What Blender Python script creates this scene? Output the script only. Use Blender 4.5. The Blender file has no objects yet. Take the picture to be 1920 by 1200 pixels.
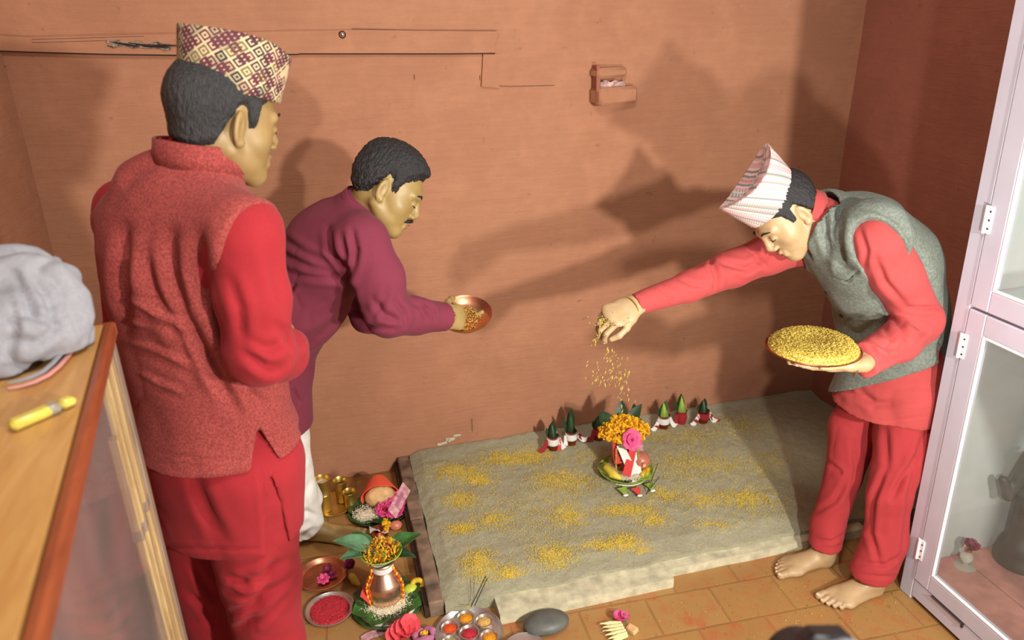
import bpy, math, random
import numpy as np
from mathutils import Vector
random.seed(7); RNG = np.random.default_rng(7)
SC = bpy.context.scene
COL = SC.collection
# ------------------------------------------------------------------ camera
CAM_F, CAM_P, CAM_Y, CAM_R, CAM_H = 1400.0, math.radians(22), math.radians(14), math.radians(-1.5), 1.88
_f = np.array([math.sin(CAM_Y)*math.cos(CAM_P), math.cos(CAM_Y)*math.cos(CAM_P), -math.sin(CAM_P)])
_r = np.array([math.cos(CAM_Y), -math.sin(CAM_Y), 0.0]); _u = np.cross(_r, _f)
_c, _s = math.cos(CAM_R), math.sin(CAM_R)
CR, CU, CF = _c*_r + _s*_u, -_s*_r + _c*_u, _f
CC = np.array([0, 0, CAM_H])
cam_data = bpy.data.cameras.new('camera'); cam = bpy.data.objects.new('camera', cam_data); COL.objects.link(cam)
cam_data.sensor_width = 36; cam_data.lens = CAM_F/1920*36; cam_data.clip_start = .02
from mathutils import Matrix
cam.matrix_world = Matrix([[CR[0], CU[0], -CF[0], CC[0]], [CR[1], CU[1], -CF[1], CC[1]], [CR[2], CU[2], -CF[2], CC[2]], [0, 0, 0, 1]])
cam_data.dof.use_dof = True; cam_data.dof.focus_distance = 2.35; cam_data.dof.aperture_fstop = 3.2
SC.camera = cam
SC.view_settings.view_transform = 'Standard'; SC.view_settings.look = 'None'
SC.view_settings.gamma = 1; SC.view_settings.exposure = 0.0
try: SC.view_settings.use_curve_mapping = False
except Exception: pass
# ------------------------------------------------------------------ light
world = bpy.data.worlds.new('world'); SC.world = world; world.use_nodes = True
bg = world.node_tree.nodes['Background']; bg.inputs[0].default_value = (1.0, .975, .95, 1); bg.inputs[1].default_value = .40
def lamp(name, loc, target, size, power, color):
    l = bpy.data.lights.new(name, 'AREA'); l.shape = 'DISK'; l.size = size; l.energy = power; l.color = color
    o = bpy.data.objects.new(name, l); COL.objects.link(o); o.location = loc
    o.rotation_euler = (Vector(target)-Vector(loc)).to_track_quat('-Z', 'Y').to_euler()
    return o
lamp('video_light', (1.25, -.95, 1.95), (.9, 2.6, .9), .14, 94, (1, .965, .90))
lamp('camera_light', (1.10, .60, 1.14), (.5, 2.9, 1.25), .08, 22, (1, .97, .93))
lamp('ceiling_light', (.3, .6, 3.1), (.5, 2.0, .6), .5, 30, (1, .96, .9))  # added soft fill from above, not a lamp of the room

# ------------------------------------------------------------------ projection of photo points to places
def ray(px, py): return CR*(px-960)/CAM_F + CU*(600-py)/CAM_F + CF
def at(px, py, y): d = ray(px, py); return CC + d*(y-CC[1])/d[1]
def atz(px, py, z=0.0): d = ray(px, py); return CC + d*(z-CC[2])/d[2]
def rd(npx, P): return npx*float((np.asarray(P)-CC)@CF)/CAM_F
def vec(a, b, c): v = a*CR+b*CU+c*CF; return v/np.linalg.norm(v)
def az(deg): a = math.radians(deg)-CAM_Y; return np.array([math.cos(a), math.sin(a), 0.])
def unit(v): v = np.asarray(v, float); return v/np.linalg.norm(v)

# ------------------------------------------------------------------ materials
def srgb(r, g, b):
    f = lambda c: (c/255/12.92) if c/255 <= .04045 else ((c/255+.055)/1.055)**2.4
    return (f(r), f(g), f(b), 1)
class NT:
    def __init__(s, name):
        s.m = bpy.data.materials.new(name); s.m.use_nodes = True; s.t = s.m.node_tree; s.b = s.t.nodes['Principled BSDF']
    def n(s, t, **k):
        x = s.t.nodes.new(t)
        for a, v in k.items(): setattr(x, a, v)
        return x
    def l(s, a, b): s.t.links.new(a, b)
    def inp(s, node, i, v):
        if hasattr(v, 'is_output') or isinstance(v, bpy.types.NodeSocket): s.l(v, node.inputs[i])
        else: node.inputs[i].default_value = v
    def math(s, op, a, b=0.0, c=None):
        x = s.n('ShaderNodeMath', operation=op); s.inp(x, 0, a); s.inp(x, 1, b)
        if c is not None: s.inp(x, 2, c)
        return x.outputs[0]
    def mix(s, f, a, b):
        x = s.n('ShaderNodeMix', data_type='RGBA'); s.inp(x, 0, f); s.inp(x, 6, a); s.inp(x, 7, b); return x.outputs[2]
    def noise(s, scale, detail=4, rough=.55, vec=None, dist=0):
        x = s.n('ShaderNodeTexNoise'); x.inputs['Scale'].default_value = scale; x.inputs['Detail'].default_value = detail
        x.inputs['Roughness'].default_value = rough; x.inputs['Distortion'].default_value = dist
        if vec is not None: s.l(vec, x.inputs['Vector'])
        return x.outputs['Fac']
    def ramp(s, f, stops):
        x = s.n('ShaderNodeValToRGB'); e = x.color_ramp.elements
        e[0].position, e[0].color = stops[0][0], stops[0][1]; e[1].position, e[1].color = stops[1][0], stops[1][1]
        for p, c in stops[2:]: q = e.new(p); q.color = c
        s.l(f, x.inputs[0]); return x.outputs[0]
    def coords(s, kind='Object', scale=(1, 1, 1)):
        t = s.n('ShaderNodeTexCoord'); m = s.n('ShaderNodeMapping'); m.inputs['Scale'].default_value = scale
        s.l(t.outputs[kind], m.inputs[0]); return m.outputs[0]
    def bump(s, h, strength=.3, dist=.01):
        x = s.n('ShaderNodeBump'); x.inputs['Strength'].default_value = strength; x.inputs['Distance'].default_value = dist
        s.l(h, x.inputs['Height']); s.l(x.outputs[0], s.b.inputs['Normal'])
    def set(s, **k):
        for a, v in k.items(): s.inp(s.b, a.replace('_', ' '), v)
def g4(v): return (v, v, v, 1)
def plain(name, c, rough=.5, metal=0, var=.12, scale=40, bump=.0, **k):
    t = NT(name); co = t.coords()
    n = t.noise(scale, 3, vec=co)
    d = tuple(x*(1-var*2) for x in c[:3])+(1,); e = tuple(min(1, x*(1+var)) for x in c[:3])+(1,)
    t.set(Base_Color=t.ramp(n, [(.3, d), (.7, e)]), Roughness=rough, Metallic=metal)
    if bump: t.bump(n, bump, .003)
    for a, v in k.items(): t.b.inputs[a.replace('_', ' ')].default_value = v
    return t.m
def fabric(name, c, c2=None, weave=900, mott=0.0, rough=.9, bump=.25, sheen=.04):
    t = NT(name); co = t.coords()
    n1 = t.noise(weave, 2, .6, co); n2 = t.noise(9, 4, .6, co); n3 = t.noise(weave*.24, 3, .75, co)
    c2 = c2 or tuple(x*.8 for x in c[:3])+(1,)
    base = t.mix(t.ramp(n2, [(.35, g4(0)), (.7, g4(1))]), c, c2)
    if mott:
        dark = tuple(x*(1-mott) for x in c[:3])+(1,); lite = tuple(min(1, x*(1+mott)+.02*mott) for x in c[:3])+(1,)
        base = t.mix(t.ramp(n3, [(.38, g4(0)), (.62, g4(1))]), t.mix(.75, base, dark), t.mix(.6, base, lite))
    t.set(Base_Color=base, Roughness=rough); t.b.inputs['Sheen Weight'].default_value = sheen
    t.b.inputs['Specular IOR Level'].default_value = .2
    t.bump(n1, bump, .0012)
    return t.m
M = {}
def wall_mat(name, base, dark):
    t = NT(name); co = t.coords(); big = t.noise(1.3, 5, .6, co); mid = t.noise(9, 6, .65, co)
    st = t.coords(scale=(3, 3, 22)); streak = t.noise(2.2, 6, .7, st, .6); fine = t.noise(130, 3, .6, co)
    c = t.mix(t.ramp(big, [(.3, g4(0)), (.75, g4(1))]), base, dark)
    c = t.mix(t.ramp(mid, [(.45, g4(0)), (.8, g4(.5))]), c, tuple(x*1.25 for x in base[:3])+(1,))
    c = t.mix(t.ramp(t.noise(26, 3, .5, co), [(.70, g4(0)), (.76, g4(.55))]), c, tuple(x*.55 for x in base[:3])+(1,))
    t.set(Base_Color=c, Roughness=.82)
    h = t.math('ADD', t.math('MULTIPLY', streak, .9), t.math('ADD', t.math('MULTIPLY', mid, .5), t.math('MULTIPLY', fine, .12)))
    t.bump(h, .42, .012); return t.m
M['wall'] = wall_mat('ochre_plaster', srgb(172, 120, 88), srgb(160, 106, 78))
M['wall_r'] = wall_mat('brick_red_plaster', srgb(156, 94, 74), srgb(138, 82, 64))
def floor_mat():
    t = NT('clay_tile_floor'); co = t.coords(); mp = t.n('ShaderNodeMapping'); mp.inputs['Rotation'].default_value = (0, 0, math.radians(2))
    t.l(co, mp.inputs[0]); br = t.n('ShaderNodeTexBrick'); t.l(mp.outputs[0], br.inputs[0])
    br.inputs['Scale'].default_value = 1; br.inputs['Brick Width'].default_value = .24; br.inputs['Row Height'].default_value = .17
    br.inputs['Mortar Size'].default_value = .006; br.inputs['Mortar Smooth'].default_value = .6; br.offset = .5
    br.inputs['Color1'].default_value = srgb(160, 120, 70); br.inputs['Color2'].default_value = srgb(152, 110, 62); br.inputs['Mortar'].default_value = srgb(138, 100, 56)
    wear = t.noise(14, 6, .7, co); wash = t.noise(3, 5, .6, co)
    c = t.mix(t.ramp(wear, [(.50, g4(0)), (.66, g4(.8))]), br.outputs['Color'], srgb(166, 88, 50))
    c = t.mix(t.ramp(wash, [(.42, g4(0)), (.7, g4(.55))]), c, srgb(168, 128, 68))
    c = t.mix(t.ramp(t.noise(60, 3, .6, co), [(.62, g4(0)), (.72, g4(.5))]), c, srgb(120, 66, 34))
    t.set(Base_Color=c, Roughness=t.ramp(wear, [(.3, g4(.45)), (.7, g4(.62))]))
    t.bump(t.math('SUBTRACT', t.math('MULTIPLY', wear, .3), br.outputs['Fac']), .35, .004); return t.m
M['floor'] = floor_mat()
def sand_mat():
    t = NT('damp_sand'); co = t.coords(); a = t.noise(5, 5, .6, co); f = t.noise(420, 3, .7, co); g = t.noise(90, 5, .75, co)
    c = t.mix(t.ramp(a, [(.3, g4(0)), (.7, g4(1))]), srgb(182, 176, 144), srgb(196, 190, 156))
    c = t.mix(t.ramp(g, [(.56, g4(0)), (.70, g4(.6))]), c, srgb(128, 124, 98))
    c = t.mix(t.ramp(f, [(.4, g4(.45)), (.62, g4(0))]), c, srgb(110, 108, 86))
    t.set(Base_Color=c, Roughness=.95); t.bump(t.math('ADD', g, t.math('MULTIPLY', f, .6)), .8, .008); return t.m
M['sand'] = sand_mat()
M['kerb'] = plain('limed_concrete', srgb(196, 188, 156), .85, var=.16, scale=22, bump=.5)
M['plank'] = plain('weathered_plank', srgb(128, 104, 84), .85, var=.35, scale=14, bump=.5)
M['plank_d'] = plain('dark_wood_edge', srgb(70, 44, 32), .8, var=.3, scale=20, bump=.3)
M['barley'] = plain('barley_grain', srgb(222, 190, 70), .45, var=.22, scale=300)
M['seed'] = plain('golden_seed', srgb(205, 176, 78), .42, var=.4, scale=260)
M['lilac'] = plain('lilac_gloss_paint', srgb(198, 194, 206), .35, var=.03, scale=8, bump=.06)
M['white'] = plain('white_paint', srgb(235, 232, 232), .4, var=.02)
M['groove'] = plain('dark_gap', srgb(60, 48, 52), .8, var=.1)
def glass_mat(name, tint, rough=.02, alpha=.12):
    t = NT(name); t.t.nodes.remove(t.b); o = t.t.nodes['Material Output']
    tr = t.n('ShaderNodeBsdfTransparent'); tr.inputs[0].default_value = tint
    gl = t.n('ShaderNodeBsdfGlossy'); gl.inputs['Roughness'].default_value = rough
    lw = t.n('ShaderNodeLayerWeight'); lw.inputs[0].default_value = .5; fac = t.math('ADD', t.math('MULTIPLY', t.math('POWER', lw.outputs['Facing'], 5.0), .6), .035)
    df = t.n('ShaderNodeBsdfDiffuse'); df.inputs[0].default_value = (.8, .8, .78, 1)
    m = t.n('ShaderNodeMixShader'); t.l(fac, m.inputs[0]); t.l(tr.outputs[0], m.inputs[1]); t.l(gl.outputs[0], m.inputs[2])
    m2 = t.n('ShaderNodeMixShader'); sm = t.noise(3, 4, .6, t.coords())
    t.l(t.ramp(sm, [(.3, g4(alpha*.5)), (.8, g4(alpha))]), m2.inputs[0]); t.l(m.outputs[0], m2.inputs[1]); t.l(df.outputs[0], m2.inputs[2])
    t.l(m2.outputs[0], o.inputs[0]); return t.m
M['glass'] = glass_mat('cabinet_glass', (.93, .95, .93, 1), alpha=.05)
M['glass_dirty'] = glass_mat('smudged_case_glass', (.9, .86, .82, 1), alpha=.09)
M['cab_back'] = plain('cream_back_panel', srgb(198, 200, 200), .7, var=.08, scale=4)
M['cab_floor'] = plain('pink_shelf_boards', srgb(196, 132, 122), .6, var=.16, scale=12)
def wood_mat(name, a, b, sc=(1, 9, 9), rough=.4):
    t = NT(name); co = t.coords(scale=sc); n = t.noise(4, 6, .65, co, 1.2); n2 = t.noise(60, 3, .6, co)
    c = t.mix(t.ramp(n, [(.3, g4(0)), (.7, g4(1))]), a, b)
    c = t.mix(t.ramp(t.noise(16, 4, .6, t.coords()), [(.66, g4(0)), (.76, g4(.5))]), c, tuple(x*.4 for x in a[:3])+(1,))
    t.set(Base_Color=c, Roughness=rough); t.bump(n2, .12, .002); return t.m
M['ply'] = wood_mat('varnished_plywood', srgb(192, 146, 84), srgb(172, 120, 62), (9, 1, 9))
M['redwood'] = wood_mat('red_stained_edging', srgb(150, 76, 40), srgb(116, 52, 30), (9, 1, 9))
M['greywood'] = wood_mat('worn_grey_post', srgb(150, 126, 106), srgb(104, 84, 68), (9, 9, 1), .7)
M['creamwood'] = wood_mat('cream_batten', srgb(188, 160, 112), srgb(140, 108, 66), (9, 9, 1), .6)
M['skin1'] = plain('skin_tan', srgb(148, 120, 74), .5, var=.05, scale=30, bump=.05, Subsurface_Weight=.08)
M['skin2'] = plain('skin_warm', srgb(154, 128, 76), .45, var=.05, scale=30, bump=.05, Subsurface_Weight=.08)
M['skin3'] = plain('skin_light_brown', srgb(176, 146, 106), .48, var=.06, scale=30, bump=.05, Subsurface_Weight=.08)
for k in ('skin1', 'skin2', 'skin3'): M[k].node_tree.nodes['Principled BSDF'].inputs['Subsurface Radius'].default_value = (.012, .005, .003)
def hair_mat():
    t = NT('black_hair'); co = t.coords(scale=(1, 1, .35)); n = t.noise(380, 3, .7, co)
    t.set(Base_Color=t.ramp(n, [(.35, srgb(18, 16, 16)), (.7, srgb(54, 52, 52))]), Roughness=.45); t.bump(n, .9, .004); return t.m
M['hair'] = hair_mat()
M['stubble'] = plain('cropped_hair', srgb(66, 62, 54), .6, var=.4, scale=500, bump=.5)
M['brow'] = plain('dark_facial_hair', srgb(26, 22, 20), .7, var=.2, scale=400)
M['eye'] = plain('eye_dark', srgb(28, 20, 18), .2, var=.1)
M['lip'] = plain('lips', srgb(160, 92, 74), .45, var=.08)
M['nail'] = plain('nail', srgb(222, 184, 156), .3, var=.03)
M['vest1'] = fabric('coral_tweed', srgb(146, 62, 57), srgb(134, 54, 50), 900, .45, bump=.5)
M['red1'] = fabric('crimson_cotton', srgb(150, 36, 42), srgb(138, 31, 37), 900, .06)
M['maroon'] = fabric('maroon_cotton', srgb(120, 48, 64), srgb(108, 42, 56), 900, .05)
M['whitecloth'] = fabric('white_cotton', srgb(226, 224, 214), srgb(212, 210, 202), 900, .03)
M['red3'] = fabric('tomato_red_cotton', srgb(174, 70, 68), srgb(162, 62, 60), 900, .05)
M['red3b'] = fabric('brick_red_cotton', srgb(162, 52, 54), srgb(148, 46, 48), 900, .05)
M['vest3'] = fabric('grey_slub_wool', srgb(112, 118, 108), srgb(98, 103, 92), 500, .3, bump=.4)
M['black'] = plain('black_plastic', srgb(34, 34, 38), .4, var=.2)
M['greycloth'] = fabric('pale_grey_cloth', srgb(140, 138, 142), srgb(122, 120, 124), 400, .10)
M['copper'] = plain('copper', srgb(216, 146, 112), .32, .95, var=.16, scale=12, bump=.08)
M['copper_d'] = plain('worn_copper', srgb(170, 92, 62), .36, 1, var=.2, scale=18, bump=.1)
M['rosebrass'] = plain('polished_copper_pot', srgb(232, 190, 160), .28, .95, var=.08, scale=10, bump=.05)
M['brass'] = plain('brass', srgb(222, 190, 104), .36, .9, var=.12, scale=14, bump=.06)
M['steel'] = plain('stainless_steel', srgb(214, 208, 204), .32, .9, var=.06, scale=10)
M['silver'] = plain('silver', srgb(210, 210, 206), .25, 1, var=.05)
M['leaf'] = plain('green_leaf', srgb(58, 104, 46), .4, var=.3, scale=30, bump=.2)
M['leaf_b'] = plain('bluish_green_leaf', srgb(98, 142, 102), .4, var=.2, scale=25, bump=.2)
M['leaf_l'] = plain('light_green_leaf', srgb(146, 176, 66), .45, var=.2, scale=25, bump=.15)
M['leaf_d'] = plain('dark_leaf', srgb(40, 66, 36), .45, var=.3, scale=25, bump=.2)
M['marigold'] = plain('marigold', srgb(255, 188, 34), .6, var=.15, scale=120, bump=.2)
M['orange'] = plain('orange_petal', srgb(226, 96, 26), .6, var=.2, scale=120, bump=.2)
M['pink'] = plain('pink_petal', srgb(222, 76, 130), .6, var=.2, scale=90, bump=.2)
M['purple'] = plain('dried_purple_petal', srgb(142, 36, 74), .6, var=.35, scale=90, bump=.2)
M['hib'] = plain('coral_petal', srgb(232, 84, 92), .55, var=.12, scale=40, bump=.15)
M['rice'] = plain('rice_grains', srgb(236, 224, 196), .6, var=.12, scale=260, bump=.9)
M['vermil'] = plain('vermilion_powder', srgb(190, 40, 52), .95, var=.25, scale=160, bump=.9)
M['orange_p'] = plain('orange_powder', srgb(226, 82, 20), .95, var=.2, scale=160, bump=.9)
M['yellow_p'] = plain('turmeric_powder', srgb(226, 150, 20), .95, var=.2, scale=160, bump=.9)
M['sand_p'] = plain('sandalwood_paste', srgb(216, 172, 96), .9, var=.15, scale=120, bump=.6)
M['green_p'] = plain('barley_mix', srgb(190, 176, 112), .9, var=.3, scale=160, bump=.9)
M['apple'] = plain('pomegranate_skin', srgb(206, 120, 96), .35, var=.18, scale=14)
M['banana'] = plain('banana_skin', srgb(214, 190, 66), .45, var=.2, scale=18)
M['lime'] = plain('lime_yellow_skin', srgb(196, 204, 60), .45, var=.12, scale=18)
M['dough'] = plain('fried_dough_ring', srgb(214, 172, 36), .5, var=.2, scale=30, bump=.2)
M['redcloth'] = fabric('red_cloth_strip', srgb(206, 70, 66), None, 600, .05)
M['dredcloth'] = fabric('dark_red_cloth_strip', srgb(150, 40, 44), None, 600, .05)
M['orangecloth'] = fabric('orange_red_cloth', srgb(238, 92, 60), None, 600, .05)
M['coconut'] = plain('husked_coconut', srgb(222, 176, 120), .7, var=.25, scale=30, bump=.4)
M['stone'] = plain('river_stone', srgb(92, 92, 84), .5, var=.18, scale=16, bump=.15)
M['note'] = plain('banknote_paper', srgb(206, 150, 156), .7, var=.25, scale=70)
M['wick'] = plain('raw_cotton_wick', srgb(226, 210, 150), .8, var=.12, scale=60, bump=.3)
M['incense'] = plain('incense_stick', srgb(40, 38, 38), .8, var=.2)
M['red_tip'] = plain('yellow_stick_end', srgb(196, 170, 50), .7, var=.1)
M['yellowwrap'] = plain('yellow_wrapper', srgb(206, 186, 78), .35, var=.12, scale=30, bump=.2)
M['greywrap'] = plain('grey_wrapper_band', srgb(150, 140, 122), .4, var=.2, scale=40)
M['dark'] = plain('dark_bronze', srgb(66, 62, 58), .5, var=.3, scale=12, bump=.3)
M['purplecloth'] = fabric('mauve_cloth', srgb(176, 106, 134), None, 500, .1)
M['crack'] = plain('dark_crack', srgb(44, 26, 22), .9, var=.2)
M['rawwood'] = plain('exposed_grey_wood', srgb(150, 132, 112), .8, var=.5, scale=60, bump=.5)
M['plastic'] = plain('clear_plastic_wrap', srgb(196, 160, 150), .2, var=.3, scale=50, bump=.8)
def flame_mat():
    t = NT('flame'); t.b.inputs['Emission Color'].default_value = (1, .72, .35, 1); t.b.inputs['Emission Strength'].default_value = 3; return t.m
M['flame'] = flame_mat()
def topi_dark():      # woven squares: nested diamonds in maroon, olive and black on cream
    t = NT('dhaka_topi_brown'); tc = t.n('ShaderNodeTexCoord'); mp = t.n('ShaderNodeMapping')
    mp.inputs['Rotation'].default_value = (0, 0, math.radians(40)); mp.inputs['Scale'].default_value = (50, 50, 1); t.l(tc.outputs['UV'], mp.inputs[0])
    sp = t.n('ShaderNodeSeparateXYZ'); t.l(mp.outputs[0], sp.inputs[0])
    def layer(off, sc):
        x = t.math('ADD', t.math('MULTIPLY', sp.outputs[0], sc), off); y = t.math('ADD', t.math('MULTIPLY', sp.outputs[1], sc), off*1.7)
        fx = t.math('ABSOLUTE', t.math('SUBTRACT', t.math('FRACT', x), .5)); fy = t.math('ABSOLUTE', t.math('SUBTRACT', t.math('FRACT', y), .5))
        ch = t.math('MAXIMUM', fx, fy); ring = t.math('MAXIMUM', t.math('MULTIPLY', t.math('GREATER_THAN', ch, .24), t.math('LESS_THAN', ch, .41)), t.math('LESS_THAN', ch, .11))
        cb = t.n('ShaderNodeCombineXYZ'); t.l(t.math('FLOOR', x), cb.inputs[0]); t.l(t.math('FLOOR', y), cb.inputs[1]); cb.inputs[2].default_value = off
        w = t.n('ShaderNodeTexWhiteNoise', noise_dimensions='3D'); t.l(cb.outputs[0], w.inputs[0]); return ring, w.outputs['Value']
    r1, w1 = layer(.0, 1.0); r2, w2 = layer(.37, .5)
    def const(stops):
        x = t.ramp(w1, stops); x.node.color_ramp.interpolation = 'CONSTANT'; return x
    c = const([(0, srgb(88, 34, 48)), (.36, srgb(104, 88, 50)), (.56, srgb(34, 28, 36)), (.74, srgb(88, 34, 48)), (.86, srgb(60, 40, 46))])
    base = t.mix(t.math('GREATER_THAN', w2, .6), srgb(192, 168, 130), srgb(156, 140, 104))
    r = t.math('MULTIPLY', r1, t.math('GREATER_THAN', w2, .04)); col = t.mix(r, base, c)
    r3, w3 = layer(.5, 1.0); c3 = t.ramp(w3, [(0, srgb(96, 84, 52)), (.5, srgb(84, 32, 46))]); c3.node.color_ramp.interpolation = 'CONSTANT'; col = t.mix(t.math('MULTIPLY', r3, t.math('GREATER_THAN', w3, .62)), col, c3)
    t.set(Base_Color=col, Roughness=.85); t.bump(t.noise(900, 2, .6, t.coords()), .4, .001); return t.m
def topi_pink():      # fine stripes in pale pink, grey and green
    t = NT('dhaka_topi_pink'); tc = t.n('ShaderNodeTexCoord'); mp = t.n('ShaderNodeMapping')
    mp.inputs['Rotation'].default_value = (0, 0, math.radians(28)); mp.inputs['Scale'].default_value = (190, 190, 1); t.l(tc.outputs['UV'], mp.inputs[0])
    sp = t.n('ShaderNodeSeparateXYZ'); t.l(mp.outputs[0], sp.inputs[0])
    fl = t.math('FLOOR', sp.outputs[0]); w = t.n('ShaderNodeTexWhiteNoise', noise_dimensions='1D'); t.l(fl, w.inputs['W'])
    c = t.ramp(w.outputs['Value'], [(0, srgb(226, 188, 182)), (.3, srgb(214, 160, 158)), (.5, srgb(206, 198, 190)), (.66, srgb(226, 188, 182)), (.78, srgb(138, 134, 128)), (.88, srgb(222, 150, 140))])
    c.node.color_ramp.interpolation = 'CONSTANT'
    zig = t.math('FRACT', t.math('ADD', t.math('MULTIPLY', sp.outputs[1], .8), t.math('PINGPONG', t.math('MULTIPLY', sp.outputs[0], 2.0), .5)))
    m = t.math('MULTIPLY', t.math('GREATER_THAN', zig, .62), t.math('GREATER_THAN', w.outputs['Value'], .55))
    col = t.mix(m, c, srgb(120, 128, 118)); t.set(Base_Color=col, Roughness=.85); t.bump(t.noise(900, 2, .6, t.coords()), .4, .001); return t.m
M['topi1'] = topi_dark(); M['topi3'] = topi_pink()

# ------------------------------------------------------------------ object helpers
def tag(o, label=None, cat=None, group=None, kind=None):
    if label: o['label'] = label
    if cat: o['category'] = cat
    if group: o['group'] = group
    if kind: o['kind'] = kind
    return o
def empty(name, loc, label=None, cat=None, group=None):
    o = bpy.data.objects.new(name, None); COL.objects.link(o); o.location = tuple(loc); o.empty_display_size = .05
    return tag(o, label, cat, group)
def mesh_obj(name, V, Fc, mat, parent=None, smooth=True, uv=None, mats=None, fm=None, sharp=None):
    me = bpy.data.meshes.new(name); V = np.asarray(V, float)
    org = np.zeros(3)
    if parent is not None: org = np.array(parent_world(parent))
    elif len(V): org = np.array([(V[:, 0].min()+V[:, 0].max())/2, (V[:, 1].min()+V[:, 1].max())/2, V[:, 2].min()])
    me.from_pydata((V-org).tolist(), [], [tuple(f) for f in (Fc.tolist() if hasattr(Fc, 'tolist') else Fc)])
    for m in (mats or [mat]): me.materials.append(m)
    if fm is not None: me.polygons.foreach_set('material_index', np.asarray(fm, np.int32))
    if smooth: me.polygons.foreach_set('use_smooth', [True]*len(me.polygons))
    if uv is not None:
        ul = me.uv_layers.new(name='UVMap'); li = np.zeros(len(me.loops), np.int32); me.loops.foreach_get('vertex_index', li)
        ul.data.foreach_set('uv', np.asarray(uv, float)[li].ravel())
    me.update()
    if sharp:
        try: me.set_sharp_from_angle(angle=math.radians(sharp))
        except Exception: pass
    o = bpy.data.objects.new(name, me); COL.objects.link(o)
    if parent is not None: o.parent = parent
    else: o.location = tuple(org)
    return o
def parent_world(p):
    v = Vector((0, 0, 0))
    while p is not None: v = v + p.location; p = p.parent
    return v
class MB:
    def __init__(s): s.V = []; s.F = []; s.FM = []; s.mi = 0
    def add(s, V, F):
        b = len(s.V); s.V.extend([tuple(v) for v in V]); s.F.extend([tuple(i+b for i in f) for f in F]); s.FM.extend([s.mi]*len(F)); return s
    def box(s, c, size, rot=None, bev=0.0):
        hx, hy, hz = [x/2 for x in size]; R3 = np.eye(3) if rot is None else np.asarray(rot, float)
        if bev <= 0:
            P = [(x, y, z) for z in (-hz, hz) for y in (-hy, hy) for x in (-hx, hx)]; F = [(0, 2, 3, 1), (4, 5, 7, 6), (0, 1, 5, 4), (2, 6, 7, 3), (0, 4, 6, 2), (1, 3, 7, 5)]
        else:
            P = []; b = min(bev, hx*.95, hy*.95, hz*.95)
            for k, (zz, ins) in enumerate(((-hz, b), (-hz+b, 0), (hz-b, 0), (hz, b))):
                X, Y = hx-ins, hy-ins
                P += [(X-b*(ins == 0), -Y, zz), (X, -Y+b*(ins == 0), zz), (X, Y-b*(ins == 0), zz), (X-b*(ins == 0), Y, zz), (-X+b*(ins == 0), Y, zz), (-X, Y-b*(ins == 0), zz), (-X, -Y+b*(ins == 0), zz), (-X+b*(ins == 0), -Y, zz)]
            F = [tuple(range(7, -1, -1)), tuple(range(24, 32))]
            for k in range(3):
                for i in range(8): j = (i+1) % 8; F.append((k*8+i, k*8+j, (k+1)*8+j, (k+1)*8+i))
        P = [tuple(R3@np.array(p)+np.asarray(c)) for p in P]; return s.add(P, F)
    def lathe(s, c, prof, seg=28, rot=None, sx=1, sy=1):
        R3 = np.eye(3) if rot is None else rot; V = []; F = []
        for r, z in prof:
            for i in range(seg): a = 2*math.pi*i/seg; V.append(R3@np.array([r*sx*math.cos(a), r*sy*math.sin(a), z])+np.asarray(c))
        for k in range(len(prof)-1):
            for i in range(seg): j = (i+1) % seg; F.append((k*seg+i, k*seg+j, (k+1)*seg+j, (k+1)*seg+i))
        if prof[0][0] > 1e-5: F.append(tuple(range(seg-1, -1, -1)))
        if prof[-1][0] > 1e-5: F.append(tuple((len(prof)-1)*seg+i for i in range(seg)))
        return s.add(V, F)
    def tube(s, pts, rs, seg=8, flat=1.0, upv=(0, 0, 1)):
        pts = [np.asarray(p, float) for p in pts]; n = len(pts); rs = [rs]*n if np.isscalar(rs) else rs; V = []; F = []
        for k in range(n):
            t = unit(pts[min(k+1, n-1)]-pts[max(k-1, 0)]+1e-9); u = np.cross(t, upv)
            if np.linalg.norm(u) < .05: u = np.cross(t, (1, 0, 0))
            u = unit(u); w = np.cross(u, t)
            for i in range(seg): a = 2*math.pi*i/seg; V.append(pts[k]+u*rs[k]*math.cos(a)+w*rs[k]*flat*math.sin(a))
        for k in range(n-1):
            for i in range(seg): j = (i+1) % seg; F.append((k*seg+i, k*seg+j, (k+1)*seg+j, (k+1)*seg+i))
        F.append(tuple(range(seg-1, -1, -1))); F.append(tuple((n-1)*seg+i for i in range(seg)))
        return s.add(V, F)
    def ell(s, c, r, rot=None, nu=14, nv=9, noise=0):
        R3 = np.eye(3) if rot is None else rot; V = []; F = []
        for j in range(nv+1):
            t = math.pi*j/nv
            for i in range(nu):
                a = 2*math.pi*i/nu; q = 1+noise*(random.random()-.5) if 0 < j < nv else 1
                V.append(R3@(np.array([r[0]*math.sin(t)*math.cos(a), r[1]*math.sin(t)*math.sin(a), r[2]*math.cos(t)])*q)+np.asarray(c))
        for j in range(nv):
            for i in range(nu): k = (i+1) % nu; F.append((j*nu+i, (j+1)*nu+i, (j+1)*nu+k, j*nu+k))
        return s.add(V, F)
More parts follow.
